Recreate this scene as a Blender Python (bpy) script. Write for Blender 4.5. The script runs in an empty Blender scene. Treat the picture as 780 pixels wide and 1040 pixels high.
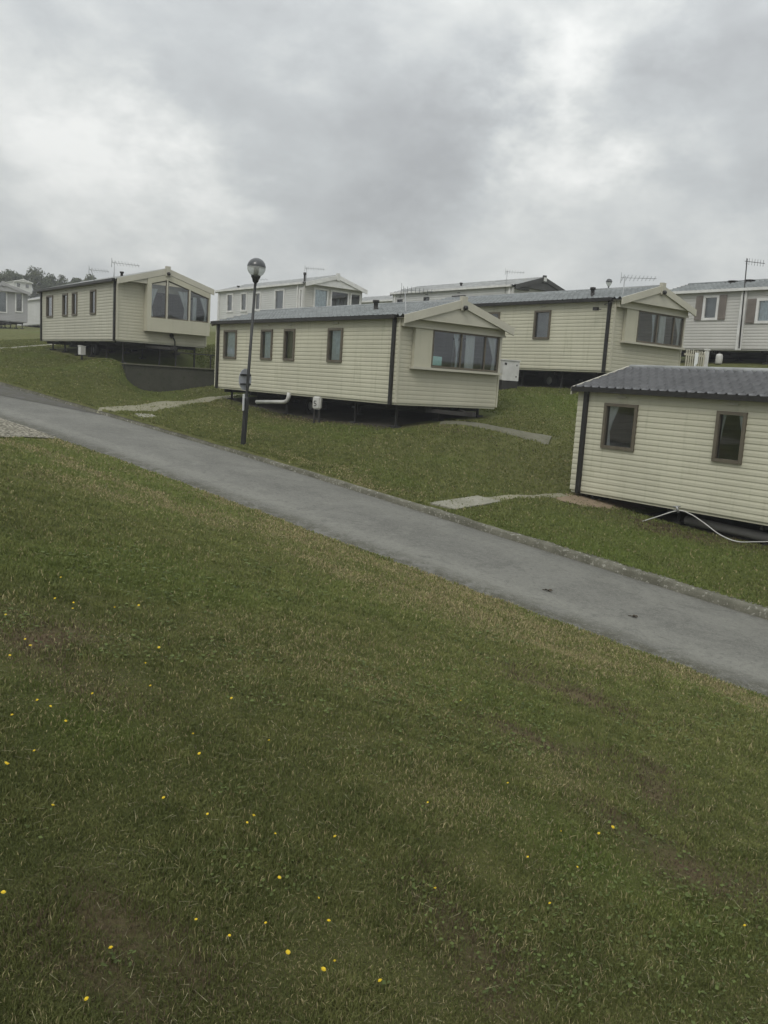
import bpy, bmesh, math, random
import numpy as np
from mathutils import Vector, Matrix

random.seed(7)
RNG = np.random.default_rng(11)
scene = bpy.context.scene
COL = scene.collection
R = math.radians

# ---------------------------------------------------------------- terrain
# World: eye of the photographer is the origin, +Y runs along the caravans' length,
# +X across them (uphill), +Z up, metres.
TH = math.radians(102.0)
DX, DY = math.cos(TH), math.sin(TH)        # along the road (uphill)
NX, NY = math.sin(TH), -math.cos(TH)       # across the road, away from the camera
U0 = 9.1                                   # camera to near road edge
RW = 3.0                                   # road width

def su(x, y):
    return x*DX + y*DY, x*NX + y*NY - U0

def xy(s, u):
    return s*DX + (u+U0)*NX, s*DY + (u+U0)*NY

_rs = np.array([-400, -60, -20, 3.3, 8.8, 13.7, 19.4, 25.1, 40, 60, 100, 600.])
_rz = np.array([-9.0, -8.0, -5.1, -2.86, -2.30, -1.78, -1.27, -0.76, 0.45, 1.9, 3.6, 4.5])
def road_z(s):
    # smoothed piecewise profile
    s = np.asarray(s, float)
    return (np.interp(s-2, _rs, _rz) + np.interp(s, _rs, _rz)*2 + np.interp(s+2, _rs, _rz))/4

CTRL = np.array([
 (13.75,17.5,-1.22),(13.75,22.2,-1.24),(13.75,26,-1.02),(13.7,28.4,-.92),(17.4,17.6,-.78),(17.4,22,-.72),(17.5,28,-.42),
 (12.9,17.3,-1.3),(12.9,22,-1.3),
 (15,16.7,-1.0),(16.5,15,-1.2),(14.6,12.3,-2.14),(14.6,10.7,-2.32),(14.6,9.3,-2.45),(14.6,7.9,-2.5),(14.6,3,-2.75),
 (18.4,12.3,-1.75),(18.4,8,-2.1),(18.4,3,-2.4),(12.3,10.5,-2.2),(12.6,7,-2.52),
 (19.6,19.3,-.02),(21.5,20.7,.06),(21.5,18.2,.02),(21.5,17,-.08),(21.5,24,.1),(25.3,17.4,.62),(26.5,17.0,.8),(27.5,17.3,.9),(29.2,18,1.4),(25.3,24,.6),(20.5,14.5,-.6),(25,12,0.1),
 (30.2,18.5,1.45),(30.2,13,1.2),(34,18,1.9),(34,10,1.7),(28,20,1.1),
 (12.25,30.9,-1.08),(13,31.0,-1.02),(11.85,31.5,-.02),(11.7,30.2,-.72),(14.2,31.0,-.85),(15.5,31.1,-.55),(12,29.3,-1.12),(11.3,33,.05),(11.3,37.5,.2),(11.3,41,.42),(16,38,.85),(16,34,.75),(15.9,41,1.0),(11.3,31.2,-.15),
 (9.3,33,-.35),(9.0,38,.1),(31,30.8,2.1),(35,31,2.4),(24,38.5,1.8),(24,46,2.2),(20,30,.5),(24,28,1.1),
 (19,70,2.3),(10,70,1.9),(12,52,1.2),(7,52,.8),(45,40,3.3),(60,0,3.0),(60,40,4.0),(60,80,4.8),(10,100,3.4),(40,110,4.6),(80,130,5.2),(-20,120,2.8),
 (60,-40,0.),(30,-20,-2.5),(20,-10,-3.3),(120,0,4.5),(120,80,5.5)])
_ks = np.arange(-24, 62, 3.0)
_kx, _ky = xy(_ks, 3.2)
_P = np.vstack([CTRL, np.stack([_kx, _ky, road_z(_ks)+.11], 1)])
_s, _u = su(_P[:, 0], _P[:, 1])
def _plane(x, y):
    s, u = su(x, y)
    return road_z(s)
def _tps(r2):
    return np.where(r2 > 1e-9, .5*r2*np.log(r2+1e-12), 0)
_n = len(_P)
_A = np.zeros((_n+3, _n+3))
_A[:_n, :_n] = _tps(((_P[:, None, :2]-_P[None, :, :2])**2).sum(-1)) + np.eye(_n)*.02
_A[:_n, _n] = 1; _A[:_n, _n+1:] = _P[:, :2]
_A[_n:, :_n] = _A[:_n, _n:].T
_b = np.concatenate([_P[:, 2]-_plane(_P[:, 0], _P[:, 1]), [0, 0, 0]])
_w = np.linalg.solve(_A, _b)

def lattice(ix, iy):
    h = (ix.astype(np.int64)*374761393 + iy.astype(np.int64)*668265263) & 0x7fffffff
    h = ((h ^ (h >> 13))*1274126177) & 0x7fffffff
    return ((h ^ (h >> 16)) & 0xffff)/65535.0
def vnoise(x, y):
    x = np.asarray(x, float); y = np.asarray(y, float)
    ix = np.floor(x); iy = np.floor(y); fx = x-ix; fy = y-iy
    fx = fx*fx*(3-2*fx); fy = fy*fy*(3-2*fy)
    a = lattice(ix, iy); b = lattice(ix+1, iy); c = lattice(ix, iy+1); d = lattice(ix+1, iy+1)
    return (a*(1-fx)+b*fx)*(1-fy) + (c*(1-fx)+d*fx)*fy
def fbm(x, y, o=4):
    v = 0; a = .5
    for k in range(o):
        v = v + a*vnoise(x*2**k+17.3*k, y*2**k-9.1*k); a *= .5
    return v/(1-.5**o)

def ground_z(x, y):
    x = np.atleast_1d(np.asarray(x, float)); y = np.atleast_1d(np.asarray(y, float))
    s, u = su(x, y)
    rz = road_z(s)
    near_u = -u
    hb = np.interp(near_u, [0, .15, .6, 2, 5, 9.1, 14, 40, 400], [0.0, .035, .07, .30, .88, 1.6, 2.1, 2.6, 2.6])
    off = np.empty_like(x)
    for i in range(0, len(x), 4000):
        r2 = (x[i:i+4000, None]-_P[None, :, 0])**2 + (y[i:i+4000, None]-_P[None, :, 1])**2
        off[i:i+4000] = _tps(r2) @ _w[:_n] + _w[_n] + _w[_n+1]*x[i:i+4000] + _w[_n+2]*y[i:i+4000]
    far = rz + off
    hy = np.clip((y-85)/45, 0, 1)*np.clip((x+40)/60, 0, 1); hy = hy*hy*(3-2*hy)
    d = np.hypot(x-20, y-30)
    t = np.clip((d-70)/60, 0, 1); t = t*t*(3-2*t)
    far = far*(1-t) + (4+4.5*hy)*t
    far = np.minimum(far, 5.2+3.8*hy)
    z = np.where(u < 0, rz+hb, np.where(u < RW+.05, rz-.06, far))
    bump = (fbm(x*.9, y*.9, 3)-.5)*.09*np.clip(np.abs(u-1.5)-1.8, 0, 1)
    return z + bump

def gz(x, y):
    return float(ground_z(x, y)[0])

# ---------------------------------------------------------------- mesh helpers
class MB:
    def __init__(self):
        self.v = []; self.f = []; self.smooth = []
    def quad(self, *pts, smooth=False):
        i = len(self.v); self.v += [tuple(p) for p in pts]
        self.f.append(tuple(range(i, i+len(pts)))); self.smooth.append(smooth)
    def box(self, x0, x1, y0, y1, z0, z1):
        i = len(self.v)
        self.v += [(x0,y0,z0),(x1,y0,z0),(x1,y1,z0),(x0,y1,z0),(x0,y0,z1),(x1,y0,z1),(x1,y1,z1),(x0,y1,z1)]
        for q in ((0,3,2,1),(4,5,6,7),(0,1,5,4),(1,2,6,5),(2,3,7,6),(3,0,4,7)):
            self.f.append(tuple(i+k for k in q)); self.smooth.append(False)
    def prism(self, poly, ext):
        """closed solid: polygon (list of 3-D points) swept by ext"""
        n = len(poly); i = len(self.v); e = Vector(ext)
        self.v += [tuple(p) for p in poly] + [tuple(Vector(p)+e) for p in poly]
        self.f.append(tuple(i+k for k in range(n))[::-1]); self.f.append(tuple(i+n+k for k in range(n)))
        self.smooth += [False, False]
        for k in range(n):
            self.f.append((i+k, i+(k+1) % n, i+n+(k+1) % n, i+n+k)); self.smooth.append(False)
    def bar(self, a, b, w, h, up=(0,0,1)):
        a = Vector(a); b = Vector(b); d = (b-a).normalized()
        s = d.cross(Vector(up))
        if s.length < 1e-4: s = d.cross(Vector((1,0,0)))
        s.normalize(); t = s.cross(d)
        p = [a+s*x*w/2+t*y*h/2 for x, y in ((-1,-1),(1,-1),(1,1),(-1,1))]
        self.prism(p, b-a)
    def tube(self, pts, r, n=8, cap=True):
        pts = [Vector(p) for p in pts]; rs = r if isinstance(r, (list, tuple)) else [r]*len(pts)
        i0 = len(self.v); prev = None
        for k, p in enumerate(pts):
            d = (pts[min(k+1, len(pts)-1)]-pts[max(k-1, 0)]).normalized()
            if prev is None:
                s = d.cross(Vector((0,0,1)))
                if s.length < 1e-3: s = d.cross(Vector((1,0,0)))
            else:
                s = prev - d*prev.dot(d)
            s.normalize(); prev = s; t = d.cross(s)
            for j in range(n):
                a = 2*math.pi*j/n
                self.v.append(tuple(p+(s*math.cos(a)+t*math.sin(a))*rs[k]))
        for k in range(len(pts)-1):
            for j in range(n):
                a = i0+k*n+j; b = i0+k*n+(j+1) % n
                self.f.append((a, b, b+n, a+n)); self.smooth.append(True)
        if cap:
            self.f.append(tuple(i0+j for j in range(n))[::-1]); self.smooth.append(False)
            e = i0+(len(pts)-1)*n
            self.f.append(tuple(e+j for j in range(n))); self.smooth.append(False)
    def lathe(self, prof, c=(0,0,0), n=24):
        i0 = len(self.v)
        for r, z in prof:
            for j in range(n):
                a = 2*math.pi*j/n
                self.v.append((c[0]+r*math.cos(a), c[1]+r*math.sin(a), c[2]+z))
        for k in range(len(prof)-1):
            for j in range(n):
                a = i0+k*n+j; b = i0+k*n+(j+1) % n
                self.f.append((a, b, b+n, a+n)); self.smooth.append(True)
    def build(self, name, mat, parent=None, loc=None):
        me = bpy.data.meshes.new(name)
        me.from_pydata(self.v, [], self.f)
        me.polygons.foreach_set('use_smooth', self.smooth)
        me.update()
        me.materials.append(mat)
        o = bpy.data.objects.new(name, me); COL.objects.link(o)
        if parent is not None: o.parent = parent
        if loc is not None: o.location = loc
        return o

def tag(o, label=None, cat=None, group=None, kind=None):
    if label: o['label'] = label
    if cat: o['category'] = cat
    if group: o['group'] = group
    if kind: o['kind'] = kind
    return o
def thing(name, label, cat, loc, rz=0, group=None):
    o = bpy.data.objects.new(name, None); COL.objects.link(o)
    o.empty_display_size = .2
    o.location = loc; o.rotation_euler = (0, 0, rz)
    return tag(o, label, cat, group)
def mesh_np(name, v, f, mat, smooth=True):
    me = bpy.data.meshes.new(name)
    v = np.asarray(v, np.float32); f = np.asarray(f, np.int32); k = f.shape[1]
    me.vertices.add(len(v)); me.vertices.foreach_set('co', v.ravel())
    me.loops.add(f.size); me.loops.foreach_set('vertex_index', f.ravel())
    me.polygons.add(len(f))
    me.polygons.foreach_set('loop_start', np.arange(0, f.size, k, dtype=np.int32))
    me.polygons.foreach_set('use_smooth', np.full(len(f), smooth))
    me.update(calc_edges=True); me.materials.append(mat)
    o = bpy.data.objects.new(name, me); COL.objects.link(o)
    return o

# ---------------------------------------------------------------- materials
class NT:
    def __init__(self, name):
        self.m = bpy.data.materials.new(name); self.m.use_nodes = True
        self.t = self.m.node_tree; self.t.nodes.clear()
        self.out = self.n('ShaderNodeOutputMaterial')
    def n(self, kind, **kw):
        x = self.t.nodes.new(kind)
        for k, v in kw.items(): setattr(x, k, v)
        return x
    def l(self, a, b): self.t.links.new(a, b)
    def val(self, sock, v):
        if isinstance(v, bpy.types.NodeSocket): self.l(v, sock)
        else: sock.default_value = v
    def coord(self):
        return self.n('ShaderNodeTexCoord').outputs['Object']
    def mapping(self, vec, scale=(1,1,1)):
        mp = self.n('ShaderNodeMapping'); self.l(vec, mp.inputs['Vector']); mp.inputs['Scale'].default_value = scale
        return mp.outputs['Vector']
    def noise(self, vec, scale, detail=4, rough=.55, dist=0):
        x = self.n('ShaderNodeTexNoise'); self.l(vec, x.inputs['Vector'])
        x.inputs['Scale'].default_value = scale; x.inputs['Detail'].default_value = detail
        x.inputs['Roughness'].default_value = rough; x.inputs['Distortion'].default_value = dist
        return x.outputs['Fac']
    def ramp(self, fac, lo, hi):
        x = self.n('ShaderNodeMapRange'); self.l(fac, x.inputs['Value'])
        x.inputs['From Min'].default_value = lo; x.inputs['From Max'].default_value = hi
        x.interpolation_type = 'SMOOTHSTEP'
        return x.outputs['Result']
    def mix(self, fac, a, b, mode='MIX'):
        x = self.n('ShaderNodeMix', data_type='RGBA', blend_type=mode)
        self.val(x.inputs['Factor'], fac)
        for s, v in ((x.inputs[6], a), (x.inputs[7], b)):
            if isinstance(v, (tuple, list)): s.default_value = (*v[:3], 1)
            else: self.l(v, s)
        return x.outputs[2]
    def math(self, op, a, b=0):
        x = self.n('ShaderNodeMath', operation=op); self.val(x.inputs[0], a); self.val(x.inputs[1], b)
        return x.outputs[0]
    def bsdf(self, col, rough=.6, spec=.4, metal=0, bump=None, bstr=.2, bdist=.01):
        p = self.n('ShaderNodeBsdfPrincipled')
        if isinstance(col, (tuple, list)): p.inputs['Base Color'].default_value = (*col[:3], 1)
        else: self.l(col, p.inputs['Base Color'])
        self.val(p.inputs['Roughness'], rough); p.inputs['Specular IOR Level'].default_value = spec
        p.inputs['Metallic'].default_value = metal
        if bump is not None:
            b = self.n('ShaderNodeBump'); self.l(bump, b.inputs['Height'])
            b.inputs['Strength'].default_value = bstr; b.inputs['Distance'].default_value = bdist
            self.l(b.outputs['Normal'], p.inputs['Normal'])
        return p.outputs[0]
    def done(self, sh):
        self.l(sh, self.out.inputs['Surface']); return self.m

def m_plain(name, col, rough=.6, spec=.4, metal=0, var=.12, scale=3.0, dirt=(.1,.1,.07), dirt_amt=.25):
    t = NT(name); c = t.coord()
    n1 = t.noise(c, scale, 5, .6)
    a = t.mix(t.ramp(n1, .3, .75), tuple(x*(1-var) for x in col), tuple(min(1, x*(1+var)) for x in col))
    n2 = t.noise(c, scale*4.3, 6, .7)
    a = t.mix(t.math('MULTIPLY', t.ramp(n2, .55, .85), dirt_amt), a, dirt)
    return t.done(t.bsdf(a, rough, spec, metal, n2, .12, .004))

def m_siding(name, col, algae=(.16,.17,.08), amt=.28):
    t = NT(name); c = t.coord()
    big = t.noise(c, .8, 4, .55)
    a = t.mix(t.ramp(big, .25, .8), tuple(x*.92 for x in col), tuple(x*1.06 for x in col))
    st = t.noise(t.mapping(c, (7, 7, .7)), 1.0, 5, .6)            # vertical run-off streaks
    a = t.mix(t.math('MULTIPLY', t.ramp(st, .5, .8), amt), a, algae)
    fine = t.noise(c, 30, 3, .6)
    a = t.mix(t.math('MULTIPLY', t.ramp(fine, .5, .8), .10), a, tuple(x*.6 for x in col))
    return t.done(t.bsdf(a, .55, .35, 0, fine, .06, .003))

def m_roof(name, col, rough=.42):
    t = NT(name); c = t.coord()
    n = t.noise(c, 2.2, 6, .65)
    a = t.mix(t.ramp(n, .3, .75), tuple(x*.75 for x in col), tuple(x*1.25 for x in col))
    li = t.noise(c, 11, 5, .7)
    a = t.mix(t.math('MULTIPLY', t.ramp(li, .58, .8), .5), a, (.20,.21,.17))
    return t.done(t.bsdf(a, rough, .5, 0, li, .1, .004))

def m_glass(name, tint=(.86,.9,.9)):
    t = NT(name)
    tr = t.n('ShaderNodeBsdfTransparent'); tr.inputs['Color'].default_value = (*tint, 1)
    gl = t.n('ShaderNodeBsdfGlossy'); gl.inputs['Roughness'].default_value = .03
    gl.inputs['Color'].default_value = (.95,.97,1,1)
    fr = t.n('ShaderNodeFresnel'); fr.inputs['IOR'].default_value = 1.55
    f2 = t.math('ADD', t.math('MULTIPLY', fr.outputs[0], 1.5), .05)
    mx = t.n('ShaderNodeMixShader'); t.l(f2, mx.inputs[0]); t.l(tr.outputs[0], mx.inputs[1]); t.l(gl.outputs[0], mx.inputs[2])
    return t.done(mx.outputs[0])

def m_grass_ground(name):
    t = NT(name); c = t.coord()
    tn = t.n('ShaderNodeAttribute', attribute_name='tone'); at = t.n('ShaderNodeAttribute', attribute_name='patch'); sp = t.n('ShaderNodeSeparateColor'); t.l(at.outputs['Color'], sp.inputs[0])
    n1 = t.noise(c, .55, 5, .6); n2 = t.noise(c, 3.1, 6, .68); n3 = t.noise(c, 26, 5, .75); n4 = t.noise(t.mapping(c, (1, 1, .4)), 80, 3, .7)
    g = t.mix(t.ramp(n2, .32, .70), (.080,.095,.030), (.155,.162,.056))
    g = t.mix(t.math('MULTIPLY', t.ramp(n1, .35, .7), .55), g, (.150,.142,.058))
    g = t.mix(t.math('MULTIPLY', t.ramp(n3, .42, .72), .65), g, (.150,.145,.070))
    g = t.mix(t.math('MULTIPLY', t.ramp(n4, .45, .7), .55), g, (.046,.055,.020))
    dry = t.math('MULTIPLY', sp.outputs[0], t.ramp(t.math('ADD', n3, t.math('MULTIPLY', n2, .6)), .55, 1.0))
    g = t.mix(dry, g, (.29,.24,.13))
    bare = t.math('MULTIPLY', sp.outputs[1], t.ramp(t.math('ADD', n3, n2), .75, 1.15))
    g = t.mix(bare, g, (.155,.108,.070))
    g = t.mix(t.math('MULTIPLY', sp.outputs[2], .8), g, t.mix(n2, (.090,.125,.028), (.130,.160,.042)))
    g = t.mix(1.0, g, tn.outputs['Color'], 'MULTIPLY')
    h = t.math('ADD', n3, t.math('MULTIPLY', n4, .5))
    return t.done(t.bsdf(g, .9, .1, 0, h, .9, .05))

def m_blades(name):
    t = NT(name)
    at = t.n('ShaderNodeAttribute', attribute_name='tint')
    p = t.bsdf(at.outputs['Color'], .7, .2)
    tr = t.n('ShaderNodeBsdfTranslucent'); t.l(at.outputs['Color'], tr.inputs['Color'])
    mx = t.n('ShaderNodeMixShader'); mx.inputs[0].default_value = .25; t.l(p, mx.inputs[1]); t.l(tr.outputs[0], mx.inputs[2])
    return t.done(mx.outputs[0])

def m_asphalt(name, base, light):
    """colour runs along the wheel tracks: attribute 'lane' holds the cross-road position"""
    t = NT(name); c = t.coord()
    at = t.n('ShaderNodeAttribute', attribute_name='lane'); sp = t.n('ShaderNodeSeparateColor'); t.l(at.outputs['Color'], sp.inputs[0])
    n1 = t.noise(c, .6, 7, .68, .6); n2 = t.noise(c, 4, 7, .75, .4); n3 = t.noise(c, 15, 6, .85); n4 = t.noise(c, 45, 4, .8); n5 = t.noise(c, 1.4, 8, .8, 1.4)
    vo = t.n('ShaderNodeTexVoronoi'); t.l(c, vo.inputs['Vector']); vo.inputs['Scale'].default_value = 60
    a = t.mix(t.ramp(n1, .36, .62), tuple(x*.84 for x in base), tuple(x*1.14 for x in base))
    track = t.math('MULTIPLY', sp.outputs[0], t.ramp(n2, .30, .62))
    a = t.mix(track, a, light)
    a = t.mix(t.math('MULTIPLY', t.ramp(n2, .53, .66), .50), a, tuple(x*.66 for x in base))
    a = t.mix(t.math('MULTIPLY', t.ramp(n5, .53, .62), .55), a, tuple(x*.70 for x in base))
    a = t.mix(t.math('MULTIPLY', t.ramp(n5, .46, .36), .45), a, light)
    a = t.mix(t.math('MULTIPLY', sp.outputs[1], t.ramp(n2, .35, .58)), a, (.062,.060,.042))
    a = t.mix(t.math('MULTIPLY', t.ramp(n3, .52, .62), .40), a, light)
    a = t.mix(t.math('MULTIPLY', t.ramp(n3, .48, .38), .45), a, tuple(x*.55 for x in base))
    a = t.mix(t.math('MULTIPLY', t.ramp(n4, .54, .64), .5), a, tuple(x*1.25 for x in light))
    return t.done(t.bsdf(a, .85, .25, 0, t.math('ADD', n3, vo.outputs['Distance']), .35, .006))

def m_stone(name, a, b, spot, sc=9):
    t = NT(name); c = t.coord()
    n = t.noise(c, sc*.35, 6, .65); n2 = t.noise(c, sc*2, 6, .75); n3 = t.noise(c, sc*6, 4, .7)
    k = t.mix(t.ramp(n, .3, .7), a, b)
    k = t.mix(t.ramp(n2, .54, .66), k, spot)
    k = t.mix(t.math('MULTIPLY', t.ramp(n3, .5, .75), .5), k, tuple(x*.4 for x in a))
    return t.done(t.bsdf(k, .9, .2, 0, n2, .6, .012))

def m_gravel(name):
    t = NT(name); c = t.coord()
    vo = t.n('ShaderNodeTexVoronoi'); t.l(c, vo.inputs['Vector']); vo.inputs['Scale'].default_value = 16
    n = t.noise(c, 2, 5, .6)
    a = t.mix(vo.outputs['Color'], (.24,.22,.17), (.46,.43,.36))
    a = t.mix(t.math('MULTIPLY', t.ramp(n, .45, .7), .5), a, (.16,.15,.10))
    a = t.mix(t.ramp(vo.outputs['Distance'], .35, .6), a, (.10,.095,.07))
    inv = t.math('SUBTRACT', 1, vo.outputs['Distance'])
    return t.done(t.bsdf(a, .9, .2, 0, inv, 1.0, .03))

def m_leaf(name, a, b):
    t = NT(name); c = t.coord()
    n = t.noise(c, 1.1, 5, .6); n2 = t.noise(c, 9, 3, .6)
    k = t.mix(t.ramp(n, .3, .7), a, b)
    k = t.mix(t.math('MULTIPLY', t.ramp(n2, .4, .7), .5), k, tuple(x*1.5 for x in b))
    return t.done(t.bsdf(k, .7, .2))

CREAM = m_siding('cream_siding', (.50,.488,.378), amt=.30)
CREAM_B = m_siding('weathered_cream_siding', (.44,.43,.35), amt=.3)
CREAM_D = m_siding('smooth_cream_panel', (.445,.43,.338), amt=.15)
WHITE = m_siding('white_siding', (.55,.555,.54), amt=.12)
GREYW = m_siding('pale_grey_siding', (.37,.368,.372), amt=.1)
WHITE_B = m_siding('off_white_siding', (.49,.485,.455), amt=.12)
ROOF_CH = m_roof('charcoal_tile_steel', (.066,.067,.070), .26)
ROOF_GR = m_roof('grey_tile_steel', (.165,.18,.18), .32)
ROOF_LT = m_roof('pale_grey_roof', (.30,.31,.305), .45)
BROWN = m_plain('brown_window_frame', (.115,.100,.072), .5)
DARK = m_plain('dark_brown_gutter', (.020,.019,.017), .45)
STEEL = m_plain('dark_chassis_steel', (.030,.028,.026), .7, dirt=(.08,.05,.03))
GALV = m_plain('galvanised_steel', (.33,.34,.34), .45, metal=.6)
WHITEP = m_plain('white_plastic', (.50,.50,.47), .4)
TRIM = m_plain('cream_trim_board', (.45,.435,.36), .5, var=.06, scale=1.5)
TRIM_W = m_plain('white_trim', (.64,.64,.62), .45)
TRIM_D = m_plain('dark_grey_bargeboard', (.052,.052,.050), .5)
GLASS = m_glass('window_glass')
CURTAIN = m_plain('white_curtain_cloth', (.78,.80,.79), .9, var=.06)
CURTAIN_B = m_plain('pale_blue_curtain_cloth', (.80,.86,.90), .9, var=.12, scale=9)
CURTAIN_T = m_plain('teal_curtain_cloth', (.16,.36,.36), .9)
BLIND = m_plain('taupe_blind', (.21,.19,.155), .8)
GREYB = m_plain('grey_blind', (.30,.31,.31), .8)
PAPER = m_plain('pale_green_paper', (.62,.85,.80), .8)
INSIDE = m_plain('interior_board', (.20,.17,.13), .8)
RUBBER = m_plain('tyre_rubber', (.022,.022,.022), .85)
BLACKP = m_plain('black_paint', (.018,.019,.018), .45, dirt=(.06,.06,.05))
TAUPE = m_plain('taupe_shutter', (.19,.165,.145), .6)
CONC = m_stone('pale_concrete', (.21,.205,.16), (.28,.27,.225), (.15,.15,.10), 5)
CONC_D = m_stone('weathered_concrete', (.11,.108,.075), (.16,.155,.115), (.085,.09,.05), 5)
WALLB = m_stone('dark_concrete_block', (.050,.050,.038), (.072,.070,.055), (.045,.052,.028), 3)
KERB = m_stone('lichen_kerb_stone', (.085,.083,.062), (.150,.146,.115), (.33,.325,.28), 8)
EARTH = m_stone('bare_orange_earth', (.20,.155,.105), (.265,.205,.14), (.13,.11,.065), 3)
PATHM = m_stone('worn_gravel_path', (.18,.172,.115), (.25,.238,.17), (.11,.115,.055), 5)
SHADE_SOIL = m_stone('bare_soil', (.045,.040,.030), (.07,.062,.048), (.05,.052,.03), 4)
LEAD = m_plain('grey_plastic_pipe', (.16,.155,.145), .6)
WOODP = m_plain('cream_painted_wood', (.50,.48,.39), .6)
STONE_P = None

# ---------------------------------------------------------------- caravans
BW = 3.55         # body width
EH = 2.15         # eave height above the siding bottom
RH = 2.66         # ridge height
PITCH = .1125

def siding(mb, P0, du, length, z0, z1, nrm, holes=(), pitch=PITCH, depth=.010):
    """shiplap boards as geometry: wall from P0 along unit du, outward nrm; holes (u0,u1,z0,z1)"""
    P0 = Vector(P0); du = Vector(du); nrm = Vector(nrm)
    prof = ((0, .45), (.10, 1.0), (.58, .92), (.80, .30), (1.0, 0.0))
    zs = set()
    nb = int(math.ceil((z1-z0)/pitch))
    for j in range(nb+1):
        for fr, _ in prof[:-1]:
            zs.add(round(min(z1, z0+(j+fr)*pitch), 4))
    for h in holes: zs.add(round(h[2], 4)); zs.add(round(h[3], 4))
    zs.add(z1)
    zs = sorted(z for z in zs if z0-1e-6 <= z <= z1+1e-6)
    def off(z, above):
        t = (z-z0)/pitch; j = math.floor(t+1e-4); fr = t-j
        if fr < 1e-3 and not above: fr = 1.0
        for (f0, o0), (f1, o1) in zip(prof, prof[1:]):
            if fr <= f1+1e-6: return depth*(o0+(o1-o0)*(fr-f0)/(f1-f0))
        return 0
    def pt(u, z, o): return P0+du*u+Vector((0,0,z))+nrm*o
    flip = du.cross(Vector((0,0,1))).dot(nrm) < 0
    def q(a, b, c, d):
        mb.quad(*((a, d, c, b) if flip else (a, b, c, d)))
    for za, zb in zip(zs, zs[1:]):
        if zb-za < 1e-4: continue
        zm = (za+zb)/2
        cuts = sorted((h[0], h[1]) for h in holes if h[2] < zm < h[3])
        u = 0; iv = []
        for a, b in cuts:
            if a > u: iv.append((u, a))
            u = max(u, b)
        if u < length: iv.append((u, length))
        oa, ob = off(za, True), off(zb, False)
        for a, b in iv:
            q(pt(a, za, oa), pt(b, za, oa), pt(b, zb, ob), pt(a, zb, ob))
            t = (za-z0)/pitch
            if za > z0+1e-3 and abs(t-round(t)) < 2e-3:
                q(pt(a, za, 0), pt(b, za, 0), pt(b, za, oa), pt(a, za, oa))

def tile_roof(L0, L1, coarse=False, over=.12):
    """two tiled slopes as one mesh, courses stepped, rolls along the eaves direction"""
    mb_v = []; mb_f = []
    per = .205; sub = 5 if not coarse else 3
    ny = int((L1-L0)/per*sub)
    ys = np.linspace(L0, L1, ny+1)
    wave = .034*np.cos(2*np.pi*ys/per) + .009*np.cos(4*np.pi*ys/per+.6)
    half = BW/2+over; nc = 7
    slope = (RH-EH)/(BW/2)
    for side in (0, 1):
        rows = []
        for c in range(nc):
            for fr, st in ((0.0, .048), (.975, .0)):
                d = (c+fr)/nc*half
                x = -over+d if side == 0 else BW+over-d
                z = EH+.02+(d-over)*slope+st
                rows.append((x, z))
        i0 = len(mb_v)
        for x, z in rows:
            for k, y in enumerate(ys): mb_v.append((x, y, z+wave[k]))
        n = ny+1
        for r in range(len(rows)-1):
            for k in range(ny):
                a = i0+r*n+k
                mb_f.append((a, a+1, a+n+1, a+n) if side else (a, a+n, a+n+1, a+1))
    return mb_v, mb_f

ROOF_CACHE = {}

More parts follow.
